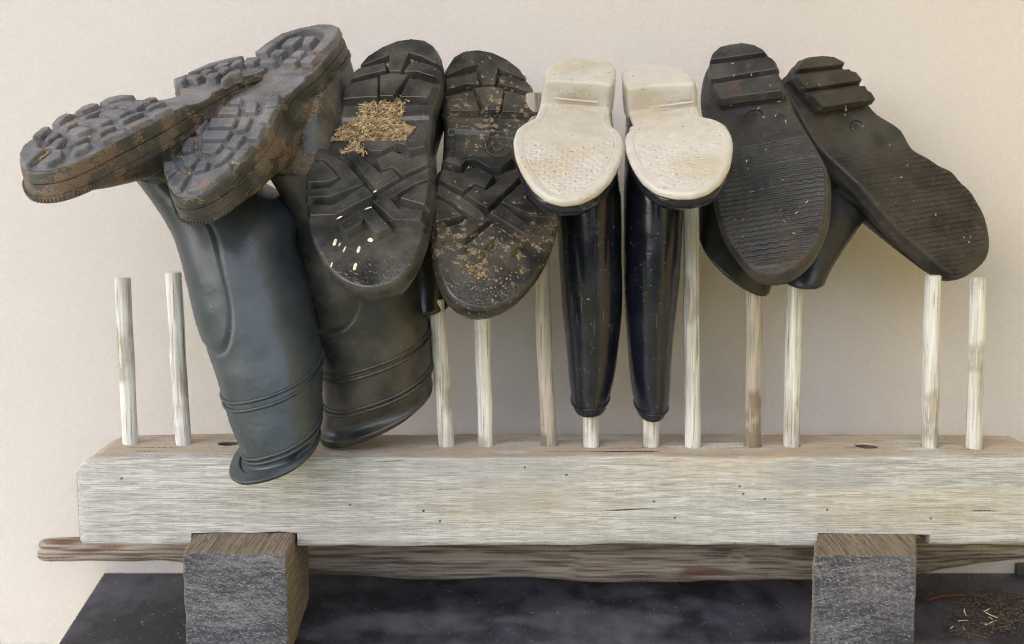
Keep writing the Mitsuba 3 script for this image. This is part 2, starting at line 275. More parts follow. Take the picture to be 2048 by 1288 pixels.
# ------------------------------------------------------------ boot rack
rack = thing('boot_rack', 'weathered grey timber boot rack with a row of upright wooden pegs', 'boot rack')
PEGS = [((260, 887), (245, 557)), ((367, 888), (346, 546)), ((893, 891), (873, 600)), ((972, 891), (963, 560)), ((1098, 890), (1067, 188)),
        ((1182, 891), (1182, 500)), ((1302, 891), (1302, 500)), ((1386, 892), (1378, 180)), ((1506, 891), (1510, 480)), ((1583, 891), (1592, 480)),
        ((1859, 893), (1865, 553)), ((1948, 894), (1957, 558))]
HOLES = [(460, 887), (1733, 892)]
def base_pt(px): return at_z(px, BEAM_TOP)[0]
def beam_mesh():
    xl = at_y((152, 1000), BEAM_F)[0][0]; xr = 0.585
    hw, hh, yc, zc = (BEAM_B - BEAM_F) / 2, (BEAM_TOP - BEAM_BOT) / 2, (BEAM_B + BEAM_F) / 2, (BEAM_TOP + BEAM_BOT) / 2
    per = 120
    prof = resample(np.array(Polygon([(-hw, -hh), (hw, -hh), (hw, hh), (-hw, hh)]).buffer(-.004).buffer(.004, 4).exterior.coords)[:-1], per, smooth=-1)
    xs = np.unique(np.r_[xl, xl + .002, xl + .006, xl + .012, xl + .02, np.arange(xl + .025, xr - .02, .004), xr - .02, xr - .01, xr - .004, xr])
    v = []
    for x in xs:
        q = prof.copy()
        dl, drr = x - xl, xr - x
        sh = 0.005 * max(0, 1 - dl / .008) ** 2 + 0.012 * max(0, 1 - drr / .02) ** 2
        q = q * [1 - sh / hw, 1 - sh / hh]
        top = np.clip((q[:, 1] + hh - .0) / (2 * hh), 0, 1)
        cut = 0.016 * max(0, 1 - dl / 0.020) ** 1.6                       # worn upper corner at the left end
        q[:, 1] -= cut * np.clip((q[:, 1] - .2 * hh) / (.8 * hh), 0, 1)
        q[:, 1] -= 0.012 * max(0, 1 - drr / .012) * np.clip((q[:, 1]) / hh, 0, 1)
        P = np.c_[np.full(per, x), q[:, 0] + yc, q[:, 1] + zc]
        v.append(P)
    v = np.array(v)
    n1 = meshkit.fbm(np.stack([v[..., 0] * 9, v[..., 1] * 60, v[..., 2] * 60], -1), 4, 3) - .5
    n2 = meshkit.fbm(np.stack([v[..., 0] * 40, v[..., 1] * 260, v[..., 2] * 260], -1), 2, 8) - .5
    ctr = np.array([0, yc, zc]); d = v - np.array([0, yc, zc]); d[..., 0] = 0
    d /= np.linalg.norm(d, axis=-1, keepdims=True)
    edge = np.clip((np.abs(v[..., 1] - yc) / hw + np.abs(v[..., 2] - zc) / hh - 1.5) / .5, 0, 1)
    v = v + d * ((n1 * .0030 + n2 * .0010) * (1 + 1.5 * edge))[..., None]
    f = grid_faces(len(xs), per, True); vv = v.reshape(-1, 3); k = len(vv)
    vv = np.vstack([vv, v[0].mean(0), v[-1].mean(0)]); i = np.arange(per); e = (len(xs) - 1) * per
    f = np.vstack([f, np.stack([i * 0 + k, i, (i + 1) % per], 1), np.stack([i * 0 + k + 1, e + (i + 1) % per, e + i], 1)])
    m = trimesh.Trimesh(vv, f, process=False)
    if m.volume < 0: m.invert()
    M = man(m)
    for px in [a for a, b in PEGS] + HOLES:
        c = base_pt(px); r = .0098 if px not in HOLES else .0132
        hole = m3.Manifold.cylinder(.08, r * .93, r, 28).translate([c[0], c[1], BEAM_TOP - .075])
        M = M - hole
    for px in ((1050, 935), (1133, 950), (847, 1022), (880, 1042), (1480, 973), (1487, 988), (1530, 998), (1470, 1087), (1862, 1037), (1350, 1036), (1308, 1003), (243, 957), (700, 1010), (1655, 1020)):
        c = at_y(px, BEAM_F)[0]; M = M - m3.Manifold.cylinder(.014, .0011, .0013, 8).rotate([90, 0, 0]).translate([c[0], BEAM_F + .012, c[2]])
    # notches over the two feet
    def xat(px): return at_y(px, BEAM_F)[0][0]
    zt = .1172
    for poly in ([(380, 1150), (383, 1066), (430, 1064), (500, 1066), (560, 1063), (594, 1067), (598, 1150)], [(1630, 1150), (1636, 1066), (1860, 1069), (1862, 1150)]):
        q = at_y(poly, BEAM_F)[:, [0, 2]]
        cs = m3.CrossSection([q.tolist()]); cs = cs if cs.area() > 0 else m3.CrossSection([q[::-1].tolist()])
        M = M - cs.extrude(.3).rotate([90, 0, 0]).translate([0, .15, 0])
    return tri(M)
part(rack, 'beam', beam_mesh(), 'beam_wood', smooth=35, label='thick grey weathered beam with fine cracks and two notches')
def peg_mesh(a, b):
    A = base_pt(a); B = at_y(b, A[1])[0]; ax = (B - A) / np.linalg.norm(B - A)
    A = A - ax * .05; n = 26
    pts = [A + (B - A) * t for t in np.linspace(0, 1, n)]
    r = np.full(n, .0086) * (1 + .03 * (meshkit.noise(np.c_[np.arange(n) * .35, np.full(n, a[0] * .1), np.zeros(n)]) - .5))
    wob = (meshkit.noise(np.c_[np.arange(n) * .2, np.full(n, a[0] * .37), np.zeros(n)]) - .5) * .0012
    pts = [p + RT * w for p, w in zip(pts, wob)]
    pts += [pts[-1] + ax * .0008, pts[-1] + ax * .0012]; r = np.r_[r, .0078, .0066]
    return tube(pts, r, 24)
for a, b in PEGS: part(rack, 'peg', peg_mesh(a, b), 'peg_wood_brown' if a[0] in (1098, 1506) else 'peg_wood', smooth=40)
for px in HOLES:                                   # dark brown lining of the two empty holes
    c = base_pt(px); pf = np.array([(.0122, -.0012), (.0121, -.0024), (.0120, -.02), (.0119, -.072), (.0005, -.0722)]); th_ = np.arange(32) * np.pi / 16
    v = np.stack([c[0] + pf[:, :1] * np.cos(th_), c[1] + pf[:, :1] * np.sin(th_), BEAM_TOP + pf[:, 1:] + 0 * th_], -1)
    part(rack, 'peg_hole', trimesh.Trimesh(v.reshape(-1, 3), grid_faces(5, 32, True), process=False), 'dark_brown_wood', smooth=40)
def foot_mesh(fl, fr, bl, br):
    zt = .1166
    c = [at_z(p, zt)[0] for p in (fl, fr)]; d = [at_y(p, BEAM_F)[0] for p in (bl, br)]
    yb = .06
    def ext(p, q): t = (yb - p[1]) / (q[1] - p[1]); return p + (q - p) * t
    q = np.array([c[0], c[1], ext(c[1], np.r_[d[1][:2], zt]), ext(c[0], np.r_[d[0][:2], zt])])[:, :2]
    h = []
    for (x, y) in q:
        for z in (.004, zt - .003): h.append(m3.Manifold.sphere(.003, 12).translate([x, y, z]))
    M = m3.Manifold.batch_hull(h).refine_to_length(.006)
    m = tri(M); v = m.vertices.copy()
    nn = meshkit.fbm(v * 60, 3, 4) - .5; v += m.vertex_normals * (nn * .0028)[:, None]; v[:, 2] = np.maximum(v[:, 2], .0005)
    return trimesh.Trimesh(v, m.faces, process=False)
part(rack, 'foot', foot_mesh((372, 1105), (568, 1105), (391, 1069), (584, 1070)), 'foot_wood', smooth=35, label='squared block foot with grey end grain')
part(rack, 'foot', foot_mesh((1632, 1108), (1828, 1109), (1640, 1070), (1826, 1071)), 'foot_wood', smooth=35)
def log_mesh():
    st = [(88, 1098, 21), (100, 1098, 22.5), (230, 1100, 22), (420, 1106, 25), (640, 1118, 30), (900, 1122, 34), (1250, 1122, 39), (1500, 1122, 38), (1680, 1116, 36), (1850, 1108, 34), (2000, 1098, 24), (2120, 1092, 22)]
    yl = .092; s = np.array(st, float); xs = np.arange(88, 2121, 12.0)
    cy = CubicSpline(s[:, 0], s[:, 1])(xs) + 9 * (meshkit.fbm(np.c_[xs * .006, xs * 0, xs * 0 + 3], 2, 9) - .5); rr = np.interp(xs, s[:, 0], s[:, 2]) * (1 + .22 * (meshkit.fbm(np.c_[xs * .011, xs * 0, xs * 0 + 8], 2, 4) - .5))
    P = at_y(np.c_[xs, cy], yl); dd = (P - CAM) @ FW; r = rr / F_PX * dd
    r = r * (1 + .10 * (meshkit.fbm(np.c_[P[:, 0] * 14, P[:, 1], P[:, 2]], 3, 2) - .5))
    m = tube(np.vstack([P[0] - [.004, 0, 0], P]), np.r_[r[0] * .8, r], 28)
    v = m.vertices.copy(); nrm = m.vertex_normals
    v += nrm * ((meshkit.fbm(v * [12, 90, 90], 3, 5) - .5) * .004)[:, None]
    v += nrm * (.005 * np.exp(-((v[:, 0] - at_y((1470, 1100), .09)[0][0]) / .012) ** 2 - ((v[:, 2] - at_y((1470, 1105), .09)[0][2]) / .008) ** 2))[:, None]
    return trimesh.Trimesh(v, m.faces, process=False)
part(rack, 'rail', log_mesh(), 'log_wood', smooth=True, label='rough round branch used as the rear rail')

# ------------------------------------------------------------ boots
class Pose:
    def __init__(s, x0, x1, t, heel, toe):
        s.n = np.array([np.sin(x0) * np.cos(x1), -np.cos(x0) * np.cos(x1), np.sin(x1)])
        pt = CAM + ray(heel)[0] * t
        q = on_plane([heel, toe], pt, s.n); s.O = q[0]; s.L = np.linalg.norm(q[1] - q[0]); s.ax = (q[1] - q[0]) / s.L; s.la = np.cross(s.n, s.ax)
    def loc(s, px, w=0.0):
        o = on_plane(px, s.O + s.n * w, s.n) - s.O; return np.stack([o @ s.ax, o @ s.la], 1)
    def world(s, u, v, w): u, v, w = np.broadcast_arrays(u, v, w); return s.O + u[..., None] * s.ax + v[..., None] * s.la + w[..., None] * s.n
class PoseM(Pose):
    def __init__(s, rv, O, L):
        from scipy.spatial.transform import Rotation
        M = Rotation.from_rotvec(rv).as_matrix(); s.ax, s.la, s.n = M[:, 0], M[:, 1], M[:, 2]; s.O = np.array(O); s.L = L

def ccw(p):
    p = np.asarray(p, float); a = np.sum(p[:, 0] * np.roll(p[:, 1], -1) - p[:, 1] * np.roll(p[:, 0], -1))
    return p if a > 0 else p[::-1]
def offset_ring(p, d):
    t = np.roll(p, -1, 0) - np.roll(p, 1, 0); t /= np.linalg.norm(t, axis=1, keepdims=True) + 1e-12
    return p + np.stack([t[:, 1], -t[:, 0]], 1) * d
def sole_mesh(P, out, floor, profile, nu=120, nv=48, bump=None, split=False, inset=.0022):
    """side wall as rings round the outline, underside as a grid of points"""
    rings = []
    for off, w, rel in profile:
        q = offset_ring(out, off); wf = floor(q[:, 0], q[:, 1]) if rel else 0
        rings.append(P.world(q[:, 0], q[:, 1], wf + w))
    k = len(rings); v = np.vstack(rings); f = grid_faces(k, len(out), True)
    side = trimesh.Trimesh(v, f, process=False)
    pin = Polygon(out).buffer(-inset)
    if pin.geom_type != 'Polygon': pin = max(pin.geoms, key=lambda g: g.area)
    x0, y0, x1, y1 = pin.bounds
    us = x0 + (x1 - x0) * (0.5 - 0.5 * np.cos(np.pi * (np.linspace(0.004, .996, nu)))) * 1.0
    us = .55 * us + .45 * np.linspace(us[0], us[-1], nu)
    ring = np.array(pin.exterior.coords)
    lo, hi = [], []
    for u in us:
        a, b = ring[:-1], ring[1:]
        m = (a[:, 0] - u) * (b[:, 0] - u) <= 0
        tt = (u - a[m, 0]) / (b[m, 0] - a[m, 0] + 1e-15); vv = a[m, 1] + tt * (b[m, 1] - a[m, 1]); lo.append(vv.min()); hi.append(vv.max())
    lo, hi = np.array(lo), np.array(hi); t = np.linspace(0, 1, nv)
    V = lo[:, None] + (hi - lo)[:, None] * t; U = np.broadcast_to(us[:, None], V.shape)
    W = floor(U, V)
    if bump is not None: W = W + bump(U, V, pin)
    cap = trimesh.Trimesh(P.world(U, V, W).reshape(-1, 3), grid_faces(nu, nv), process=False)
    if (cap.face_normals @ P.n).mean() < 0: cap.invert()
    c = P.world(*(np.mean(out, 0)), -.02)
    if ((side.triangles_center - c) * side.face_normals).sum(1).mean() < 0: side.invert()
    return (side, cap) if split else cat([side, cap])
def lug_mesh(P, poly, h, top_w=0.0, draft=.0022, cham=.0008, inset=0.0, rnd=.0012):
    """a tread block: flat top, small rounded edge, sloping flanks down to the floor"""
    pg = Polygon(poly)
    if not pg.is_valid: pg = pg.buffer(0)
    if pg.geom_type != 'Polygon': pg = max(pg.geoms, key=lambda g: g.area)
    if inset and not pg.buffer(-inset).is_empty: pg = pg.buffer(-inset, join_style='mitre')
    if pg.geom_type != 'Polygon': pg = max(pg.geoms, key=lambda g: g.area)
    pg = pg.buffer(-rnd, join_style='round', quad_segs=3).buffer(rnd, join_style='round', quad_segs=3) if pg.area > 3e-5 and not pg.buffer(-rnd).is_empty else pg
    if pg.is_empty: pg = Polygon(poly).buffer(0)
    if pg.geom_type != 'Polygon': pg = max(pg.geoms, key=lambda g: g.area)
    p = ccw(np.array(pg.exterior.coords)[:-1])
    d = np.linalg.norm(p - np.roll(p, 1, 0), axis=1); p = p[d > 2e-4]
    seg = []
    for a, b in zip(p, np.roll(p, -1, 0)):
        m = max(1, int(np.linalg.norm(b - a) / .006)); seg.append(a + (b - a) * (np.arange(m) / m)[:, None])
    p = np.vstack(seg); n = len(p)
    def ring(off, w):
        q = offset_ring(p, off); return P.world(q[:, 0], q[:, 1], np.full(n, w))
    R = [ring(-cham, top_w), ring(-cham * .3, top_w - cham * .35), ring(0, top_w - cham), ring(draft, top_w - h)]
    v = np.vstack(R); f = grid_faces(4, n, True)
    q = offset_ring(p, -cham); pq = Polygon(q)
    if pq.is_valid: tv, tf = trimesh.creation.triangulate_polygon(pq, engine='earcut')
    else:
        tv, tf = trimesh.creation.triangulate_polygon(pq.buffer(0) if pq.buffer(0).geom_type == 'Polygon' else max(pq.buffer(0).geoms, key=lambda g: g.area), engine='earcut')
    side = trimesh.Trimesh(v, f, process=False)
    c = P.world(*p.mean(0), top_w - h)
    fn = side.face_normals; tc = side.triangles_center
    # orientation: p is ccw seen along +n when (ax, la, n) is right handed
    if np.linalg.det(np.stack([P.ax, P.la, P.n])) > 0: side.invert()
    cap = trimesh.Trimesh(P.world(tv[:, 0], tv[:, 1], np.full(len(tv), top_w)), tf, process=False)
    if len(cap.faces) and (cap.face_normals @ P.n).mean() < 0: cap.invert()
    if (side.face_normals @ P.n).mean() < 0: side.invert()
    m = cat([side, cap]); m.merge_vertices(); return m

def taubin(m, iters):
    import scipy.sparse as sps
    e = m.edges_unique; n = len(m.vertices)
    A = sps.coo_matrix((np.ones(2 * len(e)), (np.r_[e[:, 0], e[:, 1]], np.r_[e[:, 1], e[:, 0]])), shape=(n, n)).tocsr()
    dg = np.maximum(np.asarray(A.sum(1)).ravel(), 1)[:, None]; v = m.vertices.copy()
    for i in range(iters):
        v = v + .5 * (A @ v / dg - v)
        v = v - .505 * .9 * (A @ v / dg - v)
    return trimesh.Trimesh(v, m.faces, process=False)
def ellipse_pts(c, a, b, n=20):
    th = np.arange(n) * 2 * np.pi / n; return c + np.cos(th)[:, None] * a + np.sin(th)[:, None] * b
def stations(st):
    out = []
    for L, R, yc, hd, tilt in st:
        q = at_y([L, R], yc); c = q.mean(0); a = (q[1] - q[0]) / 2
        out.append((c, a, np.array([0, -hd, -hd * tilt])))
    return out
def shaft_loft(st, ns=90, nt=96, thick=.0035, inner=.05, sq=2.3, ribs=(), noise_amp=.0012, seed=0, raised=None):
    """the leg of a boot: rings interpolated between the stations, the rim turned inwards. Returns mesh, point(s, theta)"""
    S = stations(st); k = np.arange(len(S)); ss = np.linspace(0, len(S) - 1, ns)
    C = CubicSpline(k, [s[0] for s in S])(ss); A = CubicSpline(k, [s[1] for s in S])(ss); B = CubicSpline(k, [s[2] for s in S])(ss)
    th = np.arange(nt) * 2 * np.pi / nt
    cx = np.sign(np.cos(th)) * np.abs(np.cos(th)) ** (2 / sq); sx = np.sign(np.sin(th)) * np.abs(np.sin(th)) ** (2 / sq)
    V = C[:, None] + cx[None, :, None] * A[:, None] + sx[None, :, None] * B[:, None]
    nrm = np.cross(np.roll(V, -1, 1) - np.roll(V, 1, 1), np.gradient(V, axis=0)); nrm /= np.linalg.norm(nrm, axis=-1, keepdims=True) + 1e-12
    if ((V - C[:, None]) * nrm).sum() < 0: nrm = -nrm
    V = V + nrm * ((meshkit.fbm(V * 16 + seed, 3, seed) - .5) * 2 * noise_amp)[..., None]
    if raised is not None:
        S2, T2 = np.meshgrid(ss, th, indexing='ij'); V = V + nrm * raised(S2, T2)[..., None]
    rows = [V]
    ax = C[-1] - C[-2]; ax /= np.linalg.norm(ax); e = V[-1]; n_ = nrm[-1]
    rows.append((e + ax * thick * .5 - n_ * thick * .35)[None]); rows.append((e - n_ * thick * 1.1 + ax * thick * .3)[None])
    for j in range(1, 7): rows.append((V[-1 - j * 2] - nrm[-1 - j * 2] * thick * 1.6)[None])
    W = np.vstack(rows); m = trimesh.Trimesh(W.reshape(-1, 3), grid_faces(len(W), nt, True), process=False)
    c = ((m.triangles_center[: (ns - 1) * nt] - np.repeat(C[:-1], nt, 0)) * m.face_normals[: (ns - 1) * nt]).sum(1).mean()
    if c < 0: m.invert()
    def ringline(s_l, s_r=None, off=.001, t0=0, t1=2 * np.pi, n=120):
        t = np.linspace(t0, t1, n); s_r = s_l if s_r is None else s_r
        sv = s_l + (s_r - s_l) * (0.5 + 0.5 * np.cos(t))
        def ev(X): return CubicSpline(ss, X)(sv)
        i = (t / (2 * np.pi) * nt); i0 = np.floor(i).astype(int) % nt; fr = (i - np.floor(i))[:, None]
        r = np.interp(sv, ss, np.arange(ns)); r0 = np.minimum(r.astype(int), ns - 2); rf = (r - r0)[:, None]
        g = lambda X: ((X[r0, i0] * (1 - fr) + X[r0, (i0 + 1) % nt] * fr) * (1 - rf) + (X[r0 + 1, i0] * (1 - fr) + X[r0 + 1, (i0 + 1) % nt] * fr) * rf)
        return g(V) + g(nrm) * off
    return m, ringline, V, ss, th
def foot_upper(P, out, st, thick, heights, base_w, nst=1, edge=.005, iters=30, wid=.97):
    """foot of the boot: hulls between half round slices along the sole, hulled on to the first rings of the leg, then smoothed"""
    pg = Polygon(out); ring = np.array(pg.exterior.coords); S = stations(st); sl = []
    for fr, h in heights:
        u = fr * P.L; a, b = ring[:-1], ring[1:]; m = (a[:, 0] - u) * (b[:, 0] - u) <= 0
        tt = (u - a[m, 0]) / (b[m, 0] - a[m, 0] + 1e-15); vv = a[m, 1] + tt * (b[m, 1] - a[m, 1]); lo, hi = vv.min(), vv.max()
        c, hw = (lo + hi) / 2, (hi - lo) / 2 * wid; t = np.linspace(0, np.pi, 15)
        cs = np.sign(np.cos(t)) * np.abs(np.cos(t)) ** .75; sn = np.abs(np.sin(t)) ** .75
        bw = base_w(u) if callable(base_w) else base_w
        sl.append(P.world(np.full(15, u), c + hw * cs, -bw - h * sn))
    pcs = [m3.Manifold.hull_points(np.vstack([a, b]).astype(float)) for a, b in zip(sl[:-1], sl[1:])]
    E = [ellipse_pts(*s) for s in S]
    pcs.append(m3.Manifold.hull_points(np.vstack([sl[0], sl[1], sl[2], E[0]])))
    for i in range(nst): pcs.append(m3.Manifold.hull_points(np.vstack([E[i], E[i + 1]])))
    M = m3.Manifold.batch_boolean(pcs, m3.OpType.Add).refine_to_length(edge)
    m = tri(M); m.merge_vertices(); m = taubin(m, iters)
    return m
def sm(a, b, x): t = np.clip((x - a) / (b - a), 0, 1); return t * t * (3 - 2 * t)

# ---- boots A and B: ridged rubber boots with dusty blocks and muddy flanks
def z(pts, ox, oy, sc): return [(ox + x / sc, oy + y / sc) for x, y in pts]
def z1(*p): return z(p, 30, 150, 5.153)
def z2(*p): return z(p, 320, 30, 5.12)
def z3(*p): return z(p, 310, 170, 4.6)
A_OUT = [(488, 110), (457, 115), (418, 126), (373, 145), (346, 155), (350, 172), (320, 180), (292, 187), (271, 188), (240, 188), (214, 193), (190, 203), (160, 213), (131, 224), (100, 246), (67, 269), (45, 286), (35, 311), (45, 326), (63, 334), (100, 331), (139, 319), (201, 290), (257, 262), (306, 237), (340, 218), (385, 193), (445, 160), (480, 142), (525, 127), (520, 112)]
B_OUT = [(664, 48), (640, 47), (597, 54), (562, 65), (531, 83), (505, 106), (486, 128), (440, 180), (403, 193), (377, 222), (350, 247), (334, 266), (328, 290), (323, 312), (324, 335), (331, 362), (341, 383), (357, 390), (384, 388), (432, 363), (464, 338), (489, 311), (508, 287), (522, 272), (537, 246), (553, 213), (566, 187), (596, 153), (626, 130), (645, 108), (662, 89), (673, 73), (679, 55)]
A_LUGS = [z1((165, 640), (190, 600), (280, 530), (368, 523), (300, 590), (272, 625)), z1((365, 505), (430, 430), (520, 388), (600, 393), (530, 430), (458, 492)),
          z1((600, 385), (680, 320), (790, 283), (870, 288), (800, 325), (690, 372)), z1((855, 285), (950, 228), (1090, 198), (1270, 200), (1130, 232), (955, 283)),
          z1((40, 800), (80, 720), (160, 660), (225, 662), (248, 738), (310, 765), (250, 800), (170, 880), (120, 925), (55, 880)),
          z1((390, 775), (490, 755), (468, 850), (330, 918), (215, 925)), z1((560, 835), (590, 742), (740, 690), (785, 692), (740, 745), (640, 790)),
          z1((850, 660), (960, 600), (1070, 565), (1165, 560), (1050, 620), (890, 690)), z1((1100, 530), (1230, 470), (1330, 430), (1420, 445), (1290, 500), (1180, 560)),
          z1((1340, 400), (1450, 340), (1560, 330), (1640, 325), (1500, 392), (1420, 430)),
          z1((300, 690), (310, 640), (380, 590), (478, 580), (420, 635), (310, 690)), z1((445, 540), (520, 490), (655, 468), (635, 485), (535, 540)),
          z1((640, 440), (720, 410), (900, 338), (922, 345), (720, 440)), z1((940, 300), (1010, 290), (1130, 260), (1250, 260), (1100, 308), (1000, 322)),
          z1((330, 738), (430, 640), (520, 640), (430, 738)), z1((515, 722), (560, 670), (740, 620), (765, 640), (620, 700)),
          z1((830, 585), (870, 540), (980, 510), (1045, 520), (860, 602)), z1((1040, 475), (1130, 420), (1300, 370), (1325, 378), (1110, 480)), z1((1325, 340), (1400, 290), (1540, 262), (1555, 268), (1390, 345)),
          z1((525, 610), (570, 550), (660, 520), (800, 540), (640, 610)), z1((670, 505), (750, 450), (880, 430), (1005, 448), (885, 515)), z1((845, 405), (930, 360), (1060, 345), (1185, 363), (1075, 420)),
          z1((1050, 330), (1100, 290), (1200, 275), (1340, 288), (1245, 345)), z1((1290, 262), (1390, 222), (1475, 222), (1390, 272))]
A_HEEL = [z2((135, 640), (270, 590), (500, 490), (700, 437), (860, 407), (845, 432), (700, 462), (600, 492), (420, 560), (290, 596)), z2((540, 530), (600, 490), (740, 470), (640, 530)),
          z2((710, 515), (760, 460), (850, 442), (835, 482), (745, 522)), z2((400, 578), (470, 545), (570, 545), (480, 590)), z2((580, 572), (640, 525), (735, 525), (650, 582)),
          z2((130, 650), (280, 600), (300, 606), (220, 682), (150, 690)), z2((255, 640), (290, 605), (450, 600), (370, 652)), z2((460, 642), (490, 590), (620, 580), (570, 632)),
          z2((615, 652), (700, 580), (825, 540), (832, 590), (735, 622), (640, 680))]
B_LUGS = [z3((305, 240), (340, 190), (430, 105), (600, 72), (520, 130), (440, 190), (395, 230)), z3((185, 368), (245, 275), (300, 248), (378, 250), (320, 310), (298, 355), (240, 355)),
          z3((100, 535), (112, 442), (180, 392), (272, 392), (215, 470), (205, 497)), z3((68, 640), (90, 562), (165, 546), (168, 645)), z3((66, 690), (165, 695), (212, 768), (105, 850), (72, 770)),
          z3((108, 875), (222, 780), (310, 815), (220, 965), (150, 950)), z3((345, 835), (480, 790), (610, 740), (695, 685), (690, 765), (560, 870), (430, 945), (292, 978)),
          z3((705, 660), (820, 536), (900, 540), (820, 645), (760, 690)), z3((838, 495), (910, 370), (1010, 352), (950, 485)), z3((940, 345), (1010, 210), (1115, 200), (1045, 330)), z3((1005, 200), (1045, 62), (1150, 75), (1125, 190)),
          z3((410, 270), (470, 200), (560, 165), (635, 157), (515, 270)), z3((318, 395), (410, 302), (488, 305), (398, 435), (320, 415)), z3((235, 605), (245, 500), (300, 460), (362, 480), (345, 575), (330, 605)),
          z3((240, 665), (345, 620), (402, 662), (310, 765), (255, 725)), z3((815, 245), (850, 140), (945, 138), (928, 252)), z3((740, 420), (790, 290), (890, 285), (832, 402)),
          z3((640, 565), (720, 450), (830, 450), (750, 562)), z3((525, 750), (545, 660), (640, 580), (720, 595), (620, 700)), z3((670, 172), (690, 140), (795, 98), (792, 167)),
          z3((560, 268), (610, 190), (775, 190), (765, 262)), z3((480, 385), (510, 300), (750, 290), (720, 375)), z3((420, 492), (450, 410), (708, 405), (650, 492)), z3((425, 620), (430, 520), (625, 530), (555, 615)), z3((345, 795), (400, 690), (495, 690), (460, 770))]
B_HEEL = [z2((950, 385), (1080, 285), (1240, 185), (1420, 128), (1640, 86), (1760, 90), (1838, 122), (1795, 230), (1735, 300), (1640, 370), (1545, 372), (1670, 230), (1680, 180), (1600, 140), (1450, 150), (1300, 215), (1130, 330), (1085, 378)),
          z2((1225, 322), (1300, 240), (1475, 198), (1350, 312)), z2((1445, 295), (1490, 210), (1612, 205), (1530, 302)), z2((1120, 400), (1180, 345), (1305, 345), (1225, 412)), z2((1330, 412), (1400, 355), (1505, 365), (1430, 420)),
          z2((832, 515), (880, 430), (1035, 415), (950, 492)), z2((1000, 490), (1050, 440), (1215, 450), (1140, 492)), z2((1240, 490), (1280, 440), (1425, 440), (1370, 492)), z2((1422, 482), (1500, 405), (1625, 400), (1545, 485))]
PA = Pose(-0.28706, 1.1744, 1.30815, (488, 110), (38, 316)); PB = Pose(math.radians(-20.86177), math.radians(54.00821), 1.31648905, (664, 48), (343, 385))
WELT = [(-.0022, 0, 1), (-.0008, -.0006, 1), (0, -.0024, 1), (.0008, -.008, 1), (.001, -.0150, 0), (.0009, -.0158, 0), (-.0006, -.0166, 0), (.0009, -.0174, 0), (.0012, -.0182, 0), (.0015, -.0270, 0), (.0005, -.0275, 0), (.0025, -.0282, 0), (.0028, -.0325, 0), (.0012, -.034, 0), (-.012, -.0345, 0)]
def welt_teeth(P, out, u0, v_sign, n=90):
    """fine upright ribs along the welt round the toe"""
    q = offset_ring(out, .0032); ms = []
    s = np.r_[0, np.cumsum(np.linalg.norm(np.diff(np.vstack([q, q[:1]]), axis=0), axis=1))]; qq = np.vstack([q, q[:1]])
    for d in np.arange(0, s[-1], .0034):
        u, v = np.interp(d, s, qq[:, 0]), np.interp(d, s, qq[:, 1])
        if u < u0: continue
        a = P.world(u, v, -.0285); b = P.world(u, v, -.0325)
        ms.append(tube([a, b], .0011, 5))
    return cat(ms)
def big_boot(P, out_px, lugs, heel_lugs, label, st, heights, shaft_mat, rib_s, raised, seed, wid):
    k = thing('rubber_boot', label, 'boot', 'rubber boots hung upside down on the rack pegs')
    out = resample(ccw(P.loc(out_px, -.0)), 240, smooth=.008)
    fl = lambda u, v: -.0050 - .0050 * sm(.30, .33, u / P.L) * (1 - sm(.38, .46, u / P.L)) - .0030 * (1 - sm(.29, .31, u / P.L))
    def bump(u, v, pin): return .0006 * (meshkit.fbm(np.stack([u * 300, v * 300, u * 0 + seed], -1), 2, seed) - .5)
    side, cap = sole_mesh(P, out, fl, WELT, 150, 60, bump, split=True)
    s = part(k, 'sole', cap, 'rubber_dusty_tread', smooth=True)
    part(s, 'sole_edge', side, 'rubber_muddy_side', smooth=40, label='thick sole edge with brown mud dried on it')
    for g in lugs: part(s, 'tread_block', lug_mesh(P, P.loc(g), .0064, draft=.0010, inset=.0003, cham=.0016, rnd=.0022), 'rubber_dusty_tread', smooth=38)
    for g in heel_lugs: part(s, 'tread_block', lug_mesh(P, P.loc(g), .0092, draft=.0010, inset=.0003, cham=.0016, rnd=.0022), 'rubber_dusty_tread', smooth=38)
    part(k, 'welt', welt_teeth(P, out, .62 * P.L, 1), 'rubber_muddy_side', smooth=True, label='finely ribbed strip round the toe')
    part(k, 'foot', foot_upper(P, out, st, .03, heights, .026, nst=1, wid=wid), 'rubber_muddy_side', smooth=True)
    m, ring, V, ss, th = shaft_loft(st, ns=270, nt=270, seed=seed, raised=raised, noise_amp=.0022)
    sh = part(k, 'shaft', m, shaft_mat, smooth=True)
    for a, b in rib_s: part(sh, 'rib', tube(ring(a, b, off=.0004), .0019, 8), shaft_mat, smooth=True)
    return k, ring
# raised instep tongue: a rounded patch standing 1.5 mm proud on the front of the leg
def tongue(s_end, t_mid, t_half, h=.0014):
    def f(S, Tt):
        d = np.abs((Tt - t_mid + np.pi) % (2 * np.pi) - np.pi) / t_half
        m = (1 - d ** 5 - np.clip((S - 1.0) / (s_end - 1.0), 0, None) ** 5) / .16
        return h * sm(0, 1, m) - .0011 * np.exp(-((m + .5) / .5) ** 2)
    return f
A_ST = [((268, 335), (515, 372), -.026, .058, .2), ((335, 425), (590, 432), -.043, .058, .2), ((368, 500), (590, 490), -.055, .056, .2), ((386, 570), (612, 560), -.062, .056, .25), ((408, 655), (628, 638), -.07, .055, .3),
        ((441, 752), (640, 715), -.08, .052, .35), ((462, 825), (643, 790), -.09, .048, .4), ((486, 888), (641, 850), -.098, .042, .38), ((494, 908), (637, 868), -.101, .041, .36), ((466, 926), (637, 880), -.104, .047, .38)]
